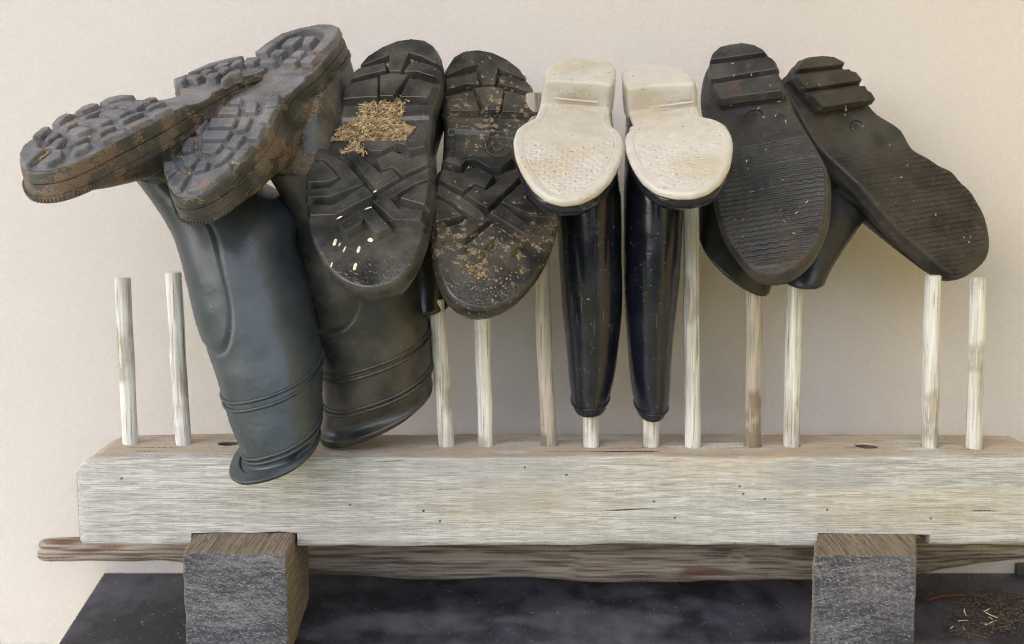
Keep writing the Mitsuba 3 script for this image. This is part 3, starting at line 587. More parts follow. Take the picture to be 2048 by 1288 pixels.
HT = [(.02, .085), (.14, .098), (.30, .088), (.45, .062), (.62, .040), (.80, .026), (.92, .013), (.985, .006)]
# theta: 0 = right, pi/2 = towards the camera, pi = left
kA, _ = big_boot(PA, A_OUT, A_LUGS, A_HEEL, 'leftmost boot, muddy dusty sole pointing left, smooth grey leg drooping over the beam front', A_ST, HT, 'rubber_shaft_grey',
         [(5.25, 5.0), (5.45, 5.2), (7.0, 6.6), (7.25, 6.85)], (lambda S, Tt: tongue(4.15, 2.78, 1.12)(S, Tt) - .007 * np.exp(-((S - 7.6) / .5) ** 2 - ((Tt - 1.0) / .35) ** 2) + .0022 * sm(8.50, 8.58, S)), 1, 1.0)
B_ST = [((540, 345), (705, 335), -.025, .048, .1), ((590, 450), (775, 420), -.018, .05, .15), ((604, 540), (815, 510), -.012, .051, .2), ((622, 640), (846, 590), -.008, .051, .3), ((640, 735), (862, 660), -.004, .05, .4), ((646, 800), (867, 725), .0, .048, .45), ((640, 862), (858, 778), .002, .047, .45)]
kB, _ = big_boot(PB, B_OUT, B_LUGS, B_HEEL, 'second boot from the left, mud caked along its flank, dusty leg standing on the beam', B_ST, HT, 'rubber_shaft_dusty',
         [(3.85, 3.85), (4.0, 4.0), (4.85, 4.85), (5.0, 5.0)], (lambda S, Tt: tongue(3.0, 2.5, 1.0)(S, Tt) - .006 * np.exp(-((S - 5.5) / .3) ** 2 - ((Tt - 1.7) / .5) ** 2) + .003 * np.exp(-((S - 5.85) / .12) ** 2)), 2, 1.06)

# ---- boots C and D: short boots with chevron tread
def z4(*p): return z(p, 600, 70, 5.153)
def z5(*p): return z(p, 600, 290, 4.293)
C_OUT = [(716, 132), (736, 112), (765, 93), (794, 82), (823, 77), (848, 81), (866, 91), (875, 109), (877, 128), (875, 147), (872, 167), (862, 194), (856, 230), (852, 260), (852, 290), (856, 320), (858, 348), (857, 383), (851, 416), (843, 453), (834, 480), (818, 513), (792, 545), (763, 561), (733, 566), (705, 561), (677, 547), (651, 520), (632, 488), (619, 453), (613, 420), (610, 390), (612, 360), (619, 330), (638, 298), (658, 268), (672, 235), (682, 198), (688, 175), (702, 146)]
C_LUGS = [z5((95, 160), (190, 130), (240, 180), (335, 278), (300, 290), (240, 312), (62, 318)), z5((150, 40), (190, 25), (300, 95), (420, 185), (545, 325), (530, 340), (255, 442), (58, 448), (60, 382), (250, 362), (350, 292), (290, 205), (200, 130), (130, 118)),
          z5((66, 525), (290, 516), (545, 345), (632, 425), (295, 600), (86, 605)), z5((332, 682), (590, 505), (770, 700), (650, 755), (545, 625), (530, 660), (400, 745)),
          z5((650, 462), (720, 395), (900, 290), (1100, 195), (1108, 290), (960, 345), (770, 455), (840, 545), (1062, 556), (1035, 650), (800, 640), (612, 472)), z5((850, 455), (1000, 350), (1108, 310), (1075, 515), (900, 465)),
          z5((392, 78), (455, 40), (690, 238), (785, 203), (860, 278), (655, 388)), z5((650, 115), (800, 45), (910, 115), (1085, 72), (1105, 160), (880, 255), (790, 185), (700, 218)),
          z4((430, 1095), (600, 1088), (720, 1190), (840, 1192), (1000, 1108), (1080, 1130), (1120, 1185), (1285, 1150), (1275, 1098), (900, 1085))]
C_HEEL = [z4((600, 322), (640, 285), (700, 215), (850, 120), (1000, 60), (1150, 38), (1280, 55), (1370, 110), (1415, 200), (1420, 298), (1250, 215), (1120, 178), (1040, 372), (920, 372), (920, 204), (760, 268)), z4((540, 395), (600, 342), (870, 280), (885, 362), (700, 402), (515, 452)),
          z4((1140, 282), (1250, 280), (1425, 332), (1392, 432), (1200, 372), (1065, 377)), z4((500, 500), (800, 430), (800, 640), (690, 638), (440, 658), (465, 540)), z4((822, 412), (950, 390), (1112, 410), (958, 626), (820, 626)), z4((1127, 440), (1388, 510), (1322, 642), (1032, 634))]
PC = Pose(-.2, .67919, 1.31058, (828, 77), (730, 562))
PD = PoseM([0.6471295832771972, 0.8063173250093812, -1.3431024142804424], [-0.03964612349085652, 0.014534556671921621, 0.6292110192944168], PC.L)
def push(P, f):                                   # a little further off and larger, or nearer and smaller
    P.O = CAM + (P.O - CAM) * f; P.L = P.L * f; P.k = f; return P
PD = push(PD, 1.008)
ROUND = [(-.0022, 0, 1), (-.0008, -.0005, 1), (.0006, -.002, 1), (.0018, -.005, 1), (.0024, -.010, 1), (.0020, -.016, 1), (.0005, -.0215, 1), (-.0015, -.0235, 1), (-.002, -.0245, 1), (-.0015, -.0255, 1), (-.004, -.031, 1), (-.012, -.034, 1)]
def short_boot(P, mirror, label, tread, st, seed, dirt_mat):
    k = thing('rubber_boot', label, 'boot', 'rubber boots hung upside down on the rack pegs')
    mm = np.array([1, mirror]) * getattr(P, 'k', 1.0)
    out = resample(ccw(PC.loc(C_OUT) * mm), 240, smooth=.006)
    fl = lambda u, v: -.0082 - .0035 * sm(.325, .335, u / P.L) * (1 - sm(.47, .49, u / P.L)) - .001 * (1 - sm(.325, .335, u / P.L))
    def bump(u, v, pin):
        peb = (meshkit.noise(np.stack([u * 800, v * 800, u * 0 + seed], -1), seed) - .5) * .0008 * sm(.88, .92, u / P.L)
        b = .0004 * (meshkit.fbm(np.stack([u * 300, v * 300, u * 0 + seed], -1), 2, seed) - .5)
        if mirror < 0: b = b - .0022 * (sm(.325, .34, u / P.L) * (1 - sm(.43, .455, u / P.L))) * sm(.0, .002, np.abs(v + .004) - .018 - .004 * sm(.4, .45, u / P.L))
        return peb + b
    s = part(k, 'sole', sole_mesh(P, out, fl, ROUND, 220, 110, bump), tread, smooth=40)
    for g in C_LUGS: part(s, 'tread_block', lug_mesh(P, PC.loc(g) * mm, .0090, draft=.0042), tread, smooth=38)
    for g in C_HEEL: part(s, 'tread_block', lug_mesh(P, PC.loc(g) * mm, .0105, draft=.0030), tread, smooth=38)
    if mirror < 0:   # round mould mark in the arch
        c = PC.loc(z(((705, 1025),), 860, 95, 5.153))[0] * 0
        uu = np.linspace(0, 2 * np.pi, 40)
        cu, cv = P_local(P, (997, 293), -.0095)
        part(s, 'mould_mark', cat([tube(P.world(cu + r * np.cos(uu), cv + r * np.sin(uu), -.0095), .0008, 6) for r in (.0135, .0055)]), tread, smooth=True)
    part(k, 'foot', foot_upper(P, out, st, .03, [(a, b * .9) for a, b in HT], .027, nst=1, wid=.95), 'rubber_black_gloss', smooth=True)
    m, ring, V, ss, th = shaft_loft(st, ns=60, nt=90, seed=seed)
    part(k, 'shaft', m, 'rubber_black_gloss', smooth=True)
    return k
def P_local(P, px, w): q = P.loc([px], w)[0]; return q[0], q[1]
C_ST = [((745, 300), (872, 300), .06, .045, 0), ((762, 420), (880, 420), .045, .045, 0), ((775, 520), (893, 510), .03, .043, .1), ((785, 605), (904, 598), .018, .042, .25)]
D_ST = [((925, 300), (1035, 300), .06, .045, 0), ((925, 420), (1035, 420), .045, .045, 0), ((930, 520), (1020, 520), .025, .043, .1), ((935, 596), (1012, 596), .012, .042, .3)]
kC = short_boot(PC, 1, 'third boot from the left, black chevron sole with a straw-filled arch and pale toe specks', 'rubber_black_tread', C_ST, 3, None)
kD = short_boot(PD, -1, 'fourth boot from the left, chevron sole crusted all over with tan dirt', 'rubber_black_dirty', D_ST, 4, None)

# ---- boots E and F: dark slim boots with cream soles
def cream_boot(P, rim_px, heel_px, waist_px, label, st, seed, heel_w=-.026):
    k = thing('rubber_boot', label, 'boot', 'rubber boots hung upside down on the rack pegs')
    rim = P.loc(rim_px); hl = P.loc(heel_px)
    pg = Polygon(rim).buffer(.001).union(Polygon(hl)).union(Polygon(np.vstack([P.loc(waist_px, 0)])))
    pg = pg.buffer(.006).buffer(-.012).buffer(.006)
    if pg.geom_type != 'Polygon': pg = max(pg.geoms, key=lambda g: g.area)
    out = resample(ccw(np.array(pg.exterior.coords)[:-1]), 260, smooth=.006)
    ub = hl[:, 0].max(); L = P.L
    def fl(u, v): return heel_w * (1 - sm(ub - .004, .64 * L, u) ** .8) * 1.0
    def bump(u, v, pin):
        ins = np.array(shapely.distance(shapely.points(u.ravel(), v.ravel()), pin.exterior)).reshape(u.shape)
        row = np.floor(u / .0052); x = (v + (row % 2) * .0048) / .0096; a = np.abs(x - np.floor(x) - .5) * 2; b = np.abs(u / .0052 - row - .5) * 2
        cell = np.minimum(sm(0, .45, 1 - b), sm(0, .24, 1 - a))
        m = sm(.0060, .0075, ins) * sm(ub + .004, ub + .012, u)
        worn = 1 - .75 * sm(.42, .62, meshkit.fbm(np.stack([u * 22, v * 22, u * 0 + seed], -1), 3, seed)) * (1 - sm(.78 * L, .95 * L, u))
        return m * (cell * .0011 * worn - .0009) - .0005 * sm(.0048, .0056, ins) * (1 - sm(.0062, .0072, ins)) * sm(ub + .004, ub + .012, u)
    prof = [(-.0022, 0, 1), (-.0010, -.0004, 1), (.0002, -.0014, 1), (.0008, -.003, 1), (.0008, -.0050, 1), (.0004, -.0066, 1), (-.0012, -.0078, 1), (-.006, -.0085, 1)]
    s = part(k, 'sole', sole_mesh(P, out, fl, prof, 420, 190, bump), 'cream_rubber', smooth=45, label='cream sole with a fine brick-like grip pattern')
    hp = Polygon(hl).buffer(-.004).buffer(.004)
    q = resample(ccw(np.array(hp.exterior.coords)[:-1]), 120, smooth=.003)
    R = [(-.0040, -.0), (-.0022, -.0003), (-.0009, -.0012), (0, -.0030), (.0004, -.008), (.0010, heel_w), (.0010, heel_w - .012), (-.001, heel_w - .0135), (-.008, heel_w - .0135)]
    v = np.vstack([P.world(*offset_ring(q, o).T, np.full(len(q), w)) for o, w in R]); side = trimesh.Trimesh(v, grid_faces(len(R), len(q), True), process=False)
    tv, tf = trimesh.creation.triangulate_polygon(Polygon(offset_ring(q, -.0040)).buffer(0), engine='earcut')
    cap = trimesh.Trimesh(P.world(tv[:, 0], tv[:, 1], np.zeros(len(tv))), tf, process=False)
    if (cap.face_normals @ P.n).mean() < 0: cap.invert()
    if ((side.triangles_center - P.world(*q.mean(0), -.012)) * side.face_normals).sum() < 0: side.invert()
    hk = part(k, 'heel', cat([side, cap]), 'cream_rubber', smooth=45, label='yellowed cream heel block')
    # raised lettering and bar on the heel breast
    vc = (hl[hl[:, 0] > ub - .012][:, 1]).mean()
    t = meshkit.text_mesh('PVC SOLE', .0055, .0008, bold=True); t.apply_translation([-t.extents[0] / 2, 0, 0])
    V = t.vertices; M = P.world(np.full(len(V), ub + .0006) + V[:, 2], vc - V[:, 0] * SGN, -.0125 + V[:, 1] - .002)
    part(hk, 'lettering', trimesh.Trimesh(M, t.faces, process=False), 'cream_rubber')
    part(hk, 'raised_bar', tube([P.world(ub + .0006, vc + a, -.0190) for a in np.linspace(-.022, .022, 8)], .0011, 8), 'cream_rubber', smooth=True)
    part(k, 'foot', foot_upper(P, out, st, .02, [(.03, .07), (.15, .078), (.32, .062), (.47, .048), (.64, .040), (.80, .032), (.91, .024), (.97, .014)], lambda u: .009 - fl(np.array(u), 0), nst=1, wid=1.0, edge=.005), 'rubber_navy_gloss', smooth=True)
    m, ring, Vv, ss, th = shaft_loft(st, ns=120, nt=110, seed=seed, sq=2.15, noise_amp=.0012)
    sh = part(k, 'shaft', m, 'rubber_navy_gloss', smooth=True)
    end = len(st) - 1
    part(sh, 'rim_band', tube(ring(end - .55, end - .55, off=.0003), .0012, 8), 'rubber_navy_gloss', smooth=True)
    i = int(len(th) * .25); pts = Vv[8:-2, i]; part(sh, 'seam', tube(pts, .0007, 6), 'rubber_navy_gloss', smooth=True, label='thin moulded seam down the front of the leg')
    return k
SGN = -1
E_RIM = [(1083, 208), (1058, 231), (1038, 254), (1031, 279), (1035, 308), (1048, 338), (1071, 372), (1097, 392), (1128, 400), (1163, 395), (1194, 379), (1220, 354), (1238, 320), (1245, 290), (1243, 266), (1233, 246), (1215, 230)]
E_HEEL = [(1086, 161), (1089, 146), (1097, 133), (1113, 120), (1148, 115), (1199, 117), (1222, 123), (1233, 136), (1231, 155), (1225, 170), (1190, 165), (1155, 163), (1120, 162)]
E_WAIST = [(1086, 161), (1225, 170), (1226, 240), (1070, 225)]
PE = Pose(.08289, .96171, 1.31945, (1155, 115), (1128, 400)); PF = Pose(-.25615, 1.00151, 1.32572, (1300, 125), (1365, 386))
PE = push(PE, .965); PF = push(PF, .965)
E_ST = [((1108, 385), (1240, 385), .012, .058, 0), ((1113, 440), (1242, 440), .010, .058, 0), ((1118, 520), (1243, 520), .008, .057, 0), ((1125, 620), (1243, 615), .006, .054, 0), ((1134, 720), (1234, 715), .004, .048, .05), ((1141, 785), (1222, 775), .003, .043, .1), ((1146, 812), (1213, 806), .002, .038, .15)]
kE = cream_boot(PE, E_RIM, E_HEEL, E_WAIST, 'slim navy-black boot with a cream sole, the left one of the cream-soled pair', E_ST, 5)
F_RIM = [(1262, 228), (1268, 240), (1256, 254), (1252, 274), (1255, 296), (1267, 326), (1287, 356), (1314, 376), (1349, 385), (1384, 385), (1414, 376), (1439, 356), (1456, 326), (1462, 289), (1459, 269), (1446, 244), (1424, 224), (1397, 206)]
F_HEEL = [(1255, 177), (1244, 160), (1243, 145), (1253, 131), (1292, 125), (1337, 127), (1364, 134), (1382, 147), (1390, 158), (1393, 168), (1350, 168), (1305, 170)]
F_WAIST = [(1255, 177), (1393, 168), (1405, 215), (1270, 236)]
F_ST = [((1248, 380), (1368, 380), .012, .058, 0), ((1249, 440), (1364, 440), .010, .058, 0), ((1249, 540), (1358, 540), .008, .057, 0), ((1252, 640), (1348, 640), .006, .053, 0), ((1259, 740), (1340, 738), .004, .047, .05), ((1267, 795), (1335, 795), .003, .042, .1), ((1272, 818), (1329, 818), .002, .038, .15)]
kF = cream_boot(PF, F_RIM, F_HEEL, F_WAIST, 'slim navy-black boot with a yellowed cream heel, the right one of the cream-soled pair', F_ST, 6)

# ---- boots G and H: black boots with wavy ribbed forefoot and stepped heel
def ribbed_boot(P, fore_px, rim_px, heel_px, rows_px, start_px, label, st, seed, heel_w=-.018, mark=None, ht=1.0):
    k = thing('rubber_boot', label, 'boot', 'rubber boots hung upside down on the rack pegs')
    pts = np.vstack([P.loc(fore_px, -.001), P.loc(rim_px, heel_w)])
    out = resample(ccw(pts), 260, smooth=.011)
    hl = P.loc(heel_px); L = P.L; ub = hl[:, 0].max()
    sp = P.loc(start_px, -.004); d = sp[1] - sp[0]; d /= np.linalg.norm(d); nrm = np.array([-d[1], d[0]]); nrm = nrm if nrm[0] > 0 else -nrm
    def q(u, v): return (u - sp[0][0]) * nrm[0] + (v - sp[0][1]) * nrm[1]
    def along(u, v): return u * d[0] + v * d[1]
    def fl(u, v): return heel_w * (1 - sm(ub - .01, .52 * L, u)) - .0006
    def bump(u, v, pin):
        a, s = q(u, v), along(u, v)
        ins = np.array(shapely.distance(shapely.points(u.ravel(), v.ravel()), pin.exterior)).reshape(u.shape)
        pitch = .0056; ph = a / pitch + .085 * np.sin(s / .0105 * 2 * np.pi + .8 * np.sin(a * 90)) + .22 * (meshkit.fbm(np.stack([u * 26, v * 26, u * 0 + seed], -1), 2, seed) - .5)
        rib = (.5 + .5 * np.cos(2 * np.pi * ph)) ** 1.6
        band = a / .0285; bf = band - np.floor(band)
        step = .0010 * (1 - bf)
        wear = .55 + .45 * sm(.35, .6, meshkit.fbm(np.stack([u * 18, v * 18, u * 0 + seed + 4], -1), 2, seed))
        m = sm(-.0005, .0005, a) * sm(-.001, .002, ins) * (1 - sm(.94 * L, .975 * L, u))
        return m * (rib * .0023 * wear + step - .0008)
    prof = [(-.0022, 0, 1), (-.0008, -.0008, 1), (0, -.002, 1), (.0008, -.004, 1), (.0012, -.0095, 1), (.0024, -.0105, 1), (.0030, -.014, 1), (.0022, -.0200, 1), (-.001, -.0235, 1), (-.003, -.025, 1), (-.012, -.026, 1)]
    s = part(k, 'sole', sole_mesh(P, out, fl, prof, 520, 130, bump), 'rubber_matt_tread', smooth=45, label='black sole with wavy ribs across the forefoot')
    hp = Polygon(hl).buffer(0)
    for r in rows_px: hp = hp.difference(LineString(P.loc(r)).buffer(.0030, cap_style='flat'))
    for g in sorted(hp.geoms, key=lambda g: -g.area)[:3]:
        part(s, 'tread_block', lug_mesh(P, np.array(g.exterior.coords)[:-1], .0085, draft=.0026, cham=.0010), 'rubber_matt_tread', smooth=38)
    part(s, 'heel_block', lug_mesh(P, hl, .014, top_w=-.0070, draft=.0006), 'rubber_matt_tread', smooth=38)
    if mark is not None:
        cu, cv = P_local(P, mark, heel_w + .001); uu = np.linspace(0, 2 * np.pi, 30); ww = fl(np.array(cu), np.array(cv)) + .0004
        part(s, 'mould_mark', cat([tube(P.world(cu + r * np.cos(uu) * .8, cv + r * np.sin(uu), ww), .0006, 6) for r in (.0085, .0025)]), 'rubber_matt_black', smooth=True)
    part(k, 'foot', foot_upper(P, out, st, .02, [(a, b * .85 * ht) for a, b in HT], .026, nst=1, wid=.93), 'rubber_matt_black', smooth=True)
    m, ring, V, ss, th = shaft_loft(st, ns=70, nt=90, seed=seed)
    part(k, 'shaft', m, 'rubber_matt_black', smooth=True)
    return k
PG = Pose(-.3658, .57693, 1.32306, (1484, 85), (1539, 552)); PH = Pose(.42494, .33981, 1.32485, (1640, 111), (1945, 548))
G_FORE = [(1628, 292), (1638, 310), (1649, 335), (1654, 370), (1653, 405), (1649, 440), (1639, 468), (1623, 498), (1600, 524), (1572, 542), (1539, 549), (1516, 545), (1492, 526), (1469, 498), (1448, 463), (1437, 430), (1431, 405), (1425, 360), (1424, 320)]
G_RIM = [(1420, 270), (1408, 225), (1402, 184), (1405, 160), (1418, 128), (1440, 108), (1484, 100), (1520, 110), (1548, 135), (1560, 155), (1570, 176), (1581, 207), (1599, 250)]
G_HEEL = [(1419, 123), (1424, 108), (1440, 93), (1461, 88), (1484, 85), (1508, 89), (1525, 98), (1539, 114), (1545, 117), (1552, 133), (1554, 149), (1564, 174), (1563, 181), (1520, 187), (1473, 192), (1439, 199), (1432, 184), (1424, 166), (1417, 137)]
G_ROWS = [[(1405, 126), (1480, 116), (1560, 104)], [(1410, 165), (1490, 152), (1575, 139)]]
G_ST = [((1440, 220), (1560, 220), .07, .04, 0), ((1402, 330), (1540, 345), .055, .045, .1), ((1396, 410), (1546, 470), .035, .046, .3), ((1398, 476), (1538, 566), .012, .044, .5)]
kG = ribbed_boot(PG, G_FORE, G_RIM, G_HEEL, G_ROWS, [(1463, 298), (1607, 272)], 'black boot with a wavy ribbed sole, the upright one beside the cream-soled pair', G_ST, 7, mark=(1508, 232))
H_FORE = [(1825, 297), (1851, 312), (1883, 333), (1905, 343), (1919, 361), (1939, 379), (1952, 399), (1967, 426), (1977, 460), (1980, 483), (1976, 512), (1961, 532), (1934, 547), (1905, 548), (1880, 532), (1852, 507), (1808, 470), (1770, 430)]
H_RIM = [(1605, 238), (1586, 205), (1572, 178), (1580, 156), (1598, 140), (1630, 128), (1665, 126), (1700, 145), (1725, 180), (1746, 223), (1765, 243), (1789, 268)]
H_HEEL = [(1595, 152), (1599, 132), (1608, 120), (1625, 113), (1646, 111), (1668, 113), (1689, 124), (1702, 141), (1713, 144), (1726, 160), (1735, 180), (1743, 184), (1752, 199), (1700, 206), (1648, 215), (1623, 189), (1610, 172)]
H_ROWS = [[(1585, 146), (1650, 138), (1715, 130)], [(1600, 184), (1670, 174), (1745, 163)]]
H_ST = [((1655, 300), (1790, 350), .075, .042, 0), ((1622, 385), (1735, 425), .055, .045, 0), ((1594, 450), (1695, 475), .035, .044, .05), ((1572, 520), (1662, 522), .015, .042, .1), ((1562, 556), (1644, 555), .008, .040, .2)]
kH = ribbed_boot(PH, H_FORE, H_RIM, H_HEEL, H_ROWS, [(1690, 313), (1824, 297)], 'rightmost boot, black with a wavy ribbed sole, its toe splayed out to the right', H_ST, 8, mark=(1711, 254))

# ------------------------------------------------------------ dirt, straw and litter
def blobs(n, r):
    o = trimesh.creation.icosphere(0, 1.0); return o
ICO = trimesh.creation.icosahedron()
def crumbs(P, polys, n, w, rmin, rmax, R):
    V, Fc, k = [], [], 0; g = Polygon(polys); x0, y0, x1, y1 = g.bounds; c = 0; shapely.prepare(g)
    while c < n:
        u, v = R.uniform(x0, x1), R.uniform(y0, y1)
        if not g.contains(Point(u, v)): continue
        s = R.uniform(rmin, rmax) * np.array([1, R.uniform(.5, 1), R.uniform(.4, .9)]); q = ICO.vertices * s * R.uniform(.75, 1.2, (12, 1)); a = R.uniform(0, 6.28)
        q = q @ np.array([[math.cos(a), -math.sin(a), 0], [math.sin(a), math.cos(a), 0], [0, 0, 1]])
        V.append(P.world(u + q[:, 0], v + q[:, 1], w + q[:, 2])); Fc.append(ICO.faces + k); k += 12; c += 1
    return trimesh.Trimesh(np.vstack(V), np.vstack(Fc), process=False)
def straws(P, poly, n, w, lmin, lmax, r, R, lift=.002):
    g = Polygon(poly); x0, y0, x1, y1 = g.bounds; ms = []; shapely.prepare(g)
    while len(ms) < n:
        u, v = R.uniform(x0, x1), R.uniform(y0, y1)
        if not g.contains(Point(u, v)): continue
        a = R.uniform(0, 6.28); l = R.uniform(lmin, lmax); b = R.uniform(-.25, .25); t = np.linspace(-.5, .5, 4)
        uu = u + t * l * math.cos(a) - b * l * t * t * math.sin(a); vv = v + t * l * math.sin(a) + b * l * t * t * math.cos(a)
        ms.append(tube(P.world(uu, vv, w + R.uniform(0, lift) + t * R.uniform(-.2, .2) * l * .6), r * R.uniform(.6, 1.3), 4))
    return cat(ms)
R = np.random.default_rng(11)
patch = PC.loc(z4((600, 700), (720, 670), (1090, 680), (1080, 800), (1030, 880), (1180, 950), (1090, 1070), (880, 1080), (300, 1075), (420, 950), (560, 880)), -.009)
k = thing('dried_mud', 'cake of brown mud filling the arch of the third boot under the straw', 'mud', kind='stuff')
put(k, crumbs(PC, patch, 1700, -.0105, .0009, .0027, R), 'dirt')
patch2 = PC.loc(z4((640, 690), (720, 668), (1090, 675), (1080, 800), (1000, 860), (1050, 960), (960, 1050), (640, 1030), (540, 960), (620, 860)), -.009)
k = thing('straw', 'golden straw bits pressed into the mud in the arch of the third boot', 'straw', kind='stuff')
put(k, cat([straws(PC, patch2, 430, -.0085, .003, .010, .00032, R, .003), straws(PC, patch, 120, -.0085, .003, .008, .0003, R, .003), straws(PC, patch2, 26, -.006, .010, .020, .0005, R, .002), crumbs(PC, patch2, 240, -.0085, .0006, .0018, R)]), 'straw')
sp2 = PC.loc(z4((560, 1085), (620, 1080), (690, 1215), (640, 1240), (560, 1170), (430, 1215), (420, 1200)), -.003)
k = thing('straw_wisp', 'small wisp of straw caught in the tread just below the straw-filled arch', 'straw', kind='stuff')
put(k, cat([straws(PC, sp2, 40, -.004, .004, .011, .0004, R, .004), crumbs(PC, sp2, 120, -.005, .0006, .0016, R)]), 'straw')
k = thing('dried_dirt', 'crumbs of brown dirt lodged in the heel grooves of the third boot', 'dirt', kind='stuff')
put(k, cat([crumbs(PC, PC.loc(z4(*p), -.007), n, -.0084, .0006, .0020, R) for p, n in (
    (((620, 318), (900, 212), (918, 215), (910, 380), (880, 380), (880, 270), (700, 312)), 260), (((1125, 200), (1240, 225), (1420, 300), (1420, 330), (1240, 272), (1140, 275)), 170), (((880, 375), (1130, 385), (1120, 420), (960, 385), (780, 425)), 90))]), 'dirt')
k = thing('dried_dirt', 'tan dirt crumbs packed in the grooves of the fourth boot', 'dirt', kind='stuff')
def z6(*p): return z(p, 860, 95, 5.153)
def z7(*p): return z(p, 850, 320, 4.025)
dd = [(z6((735, 225), (990, 285), (1000, 320), (740, 280)), 170), (z6((730, 370), (1050, 430), (1075, 490), (830, 465), (815, 640), (740, 670), (715, 640)), 420), (z7((600, 385), (650, 400), (790, 570), (940, 590), (930, 615), (790, 605), (690, 480)), 260), (z7((520, 490), (640, 560), (800, 770), (760, 800), (640, 620)), 300),
      (z7((510, 430), (590, 370), (620, 390), (520, 445)), 60), (z7((260, 460), (350, 480), (290, 530)), 70), (z7((190, 20), (370, 10), (380, 50), (300, 80), (190, 60)), 120), (z7((380, 20), (680, 10), (690, 50), (600, 100), (480, 60)), 130), (z7((310, 780), (520, 880), (500, 940), (360, 910)), 200), (z7((280, 900), (800, 830), (760, 1000), (600, 1100), (320, 1060)), 90),
      (z7((120, 150), (330, 330), (490, 490), (470, 500), (300, 330), (100, 180)), 110), (z7((880, 440), (1030, 460), (1020, 490), (880, 460)), 60)]
put(k, cat([crumbs(PD, PD.loc(p, -.0062), n, -.0078, .0004, .0014, R) for p, n in dd]), 'dirt')
k = thing('bird_droppings', 'pale oval specks stuck on the toe of the third boot', 'specks', kind='stuff')
sp3 = []
for (x, y, a, b, an) in ((295, 825, 18, 40, .1), (335, 845, 9, 20, .1), (377, 885, 9, 34, .25), (499, 887, 16, 38, .1), (468, 1035, 18, 42, .05), (266, 1018, 9, 28, 0), (600, 805, 30, 22, .5), (355, 655, 34, 8, -.6), (658, 432, 20, 8, -.6), (600, 575, 40, 6, -.4)):
    c = PC.loc(z5((x, y)), -.006)[0]; s = 1 / 4.293 / 2000
    q = ICO.vertices * [b * s * 1.1, a * s * .9, .0008]; q = q @ np.array([[math.cos(an), -math.sin(an), 0], [math.sin(an), math.cos(an), 0], [0, 0, 1]])
    w = -.0080 if y > 700 else .0002
    sp3.append(trimesh.Trimesh(PC.world(c[0] + q[:, 0], c[1] + q[:, 1], w + q[:, 2]), ICO.faces, process=False))
put(k, cat(sp3), 'pale_straw')
for P, px, who in ((PE, [(1060, 250), (1230, 260), (1230, 330), (1130, 395), (1060, 340)], 'left'), (PF, [(1275, 260), (1445, 260), (1445, 330), (1350, 380), (1280, 330)], 'right')):
    k = thing('grass_clippings', f'tiny grass clippings stuck on the {who} cream sole', 'grass clippings', kind='stuff')
    put(k, straws(P, P.loc(px), 34, .0008, .0015, .005, .00028, R, .0008), 'pale_straw')
for P, n, px, who in ((PG, 22, [(1460, 110), (1540, 130), (1640, 380), (1560, 520), (1450, 430)], 'upright'), (PH, 16, [(1620, 140), (1740, 210), (1950, 430), (1930, 520), (1740, 350)], 'splayed')):
    k = thing('grass_clippings', f'few pale grass bits stuck on the {who} ribbed black sole', 'grass clippings', kind='stuff')
    put(k, straws(P, P.loc(px), n, .0006, .001, .004, .0003, R, .001), 'pale_straw')
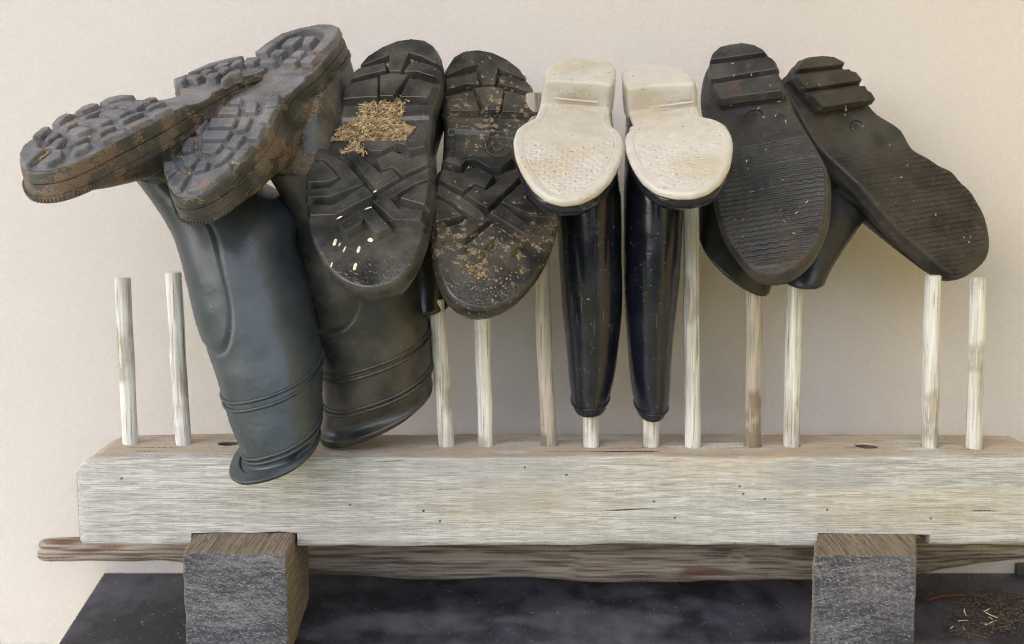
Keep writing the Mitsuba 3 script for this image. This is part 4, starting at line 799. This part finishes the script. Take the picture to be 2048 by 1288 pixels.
# mud clods on the two dusty soles
k = thing('dried_mud', 'clods of brown mud stuck in the tread of the leftmost boot', 'mud', kind='stuff')
put(k, cat([crumbs(PA, PA.loc(z1(*p), -.003), n, -.004, .0006, .0019, R) for p, n in ((((175, 870), (240, 800), (330, 755), (375, 760), (300, 830), (200, 905)), 150), (((450, 500), (600, 400), (625, 405), (560, 450)), 50), (((440, 720), (480, 660), (530, 650), (500, 720)), 40), (((560, 690), (740, 615), (770, 630), (600, 710)), 40), (((220, 660), (250, 740), (300, 770), (290, 790), (215, 720)), 40))]), 'dirt')
k = thing('dried_mud', 'bits of brown mud stuck in the tread of the second boot', 'mud', kind='stuff')
put(k, cat([crumbs(PB, PB.loc(z3(*p), -.003), n, -.004, .0006, .0016, R) for p, n in ((((345, 480), (390, 475), (380, 580), (345, 570)), 60), (((700, 690), (780, 690), (770, 725), (710, 715)), 45), (((930, 200), (970, 200), (960, 235), (935, 235)), 25), (((200, 650), (560, 620), (560, 640), (220, 680)), 40), (((290, 790), (330, 800), (320, 830), (240, 800)), 25))]), 'dirt')
# litter on the slab
def flat(px, z0=0.0): return at_z(px, z0)
class Flat:
    n = np.array([0, 0, 1.0])
    def world(s, u, v, w): u, v, w = np.broadcast_arrays(u, v, w); return np.stack([u, v, w], -1)
FL = Flat()
def lit(px): return at_z(px, SLAB_Z)[:, :2]
k = thing('leaf_litter', 'dark crumbly litter and dead stalks on the slab at the lower right', 'leaf litter', kind='stuff')
lp = lit([(1880, 1225), (1940, 1190), (2046, 1185), (2046, 1250), (1960, 1285), (1900, 1270)])
put(k, cat([crumbs(FL, lp, 420, .0006, .0006, .0028, R), crumbs(FL, lit([(1835, 1200), (1950, 1160), (2047, 1165), (2047, 1287), (1880, 1287)]), 260, .0003, .0004, .0014, R), straws(FL, lp, 70, .0015, .006, .022, .0005, R, .005)]), 'dark_litter')
k = thing('dry_stalks', 'a few pale dry stalks lying on the dark litter', 'dry stalks', kind='stuff')
put(k, straws(FL, lit([(1890, 1230), (1990, 1225), (1990, 1265), (1900, 1275)]), 9, .003, .006, .016, .0006, R, .003), 'pale_straw')
k = thing('twig', 'thin curved rust-orange twig on the slab right of the right foot', 'twig')
q = at_z([(1852, 1208), (1868, 1202), (1890, 1197), (1910, 1196), (1932, 1196)], SLAB_Z); q[:, 2] += .0035
put(k, tube(q, [.0012, .0019, .0021, .0018, .0010], 7), 'rust_twig', smooth=True)
k = thing('wall_box', 'small dark framed box low on the wall at the right edge', 'wall box')
bx = at_y([(2028, 1124), (2075, 1146)], WALL_Y)
part(k, 'case', tri(rbox(bx[0][0], bx[1][0], WALL_Y - .012, WALL_Y - .001, bx[1][2], bx[0][2], .002)), 'dark_metal', smooth=30)
del k
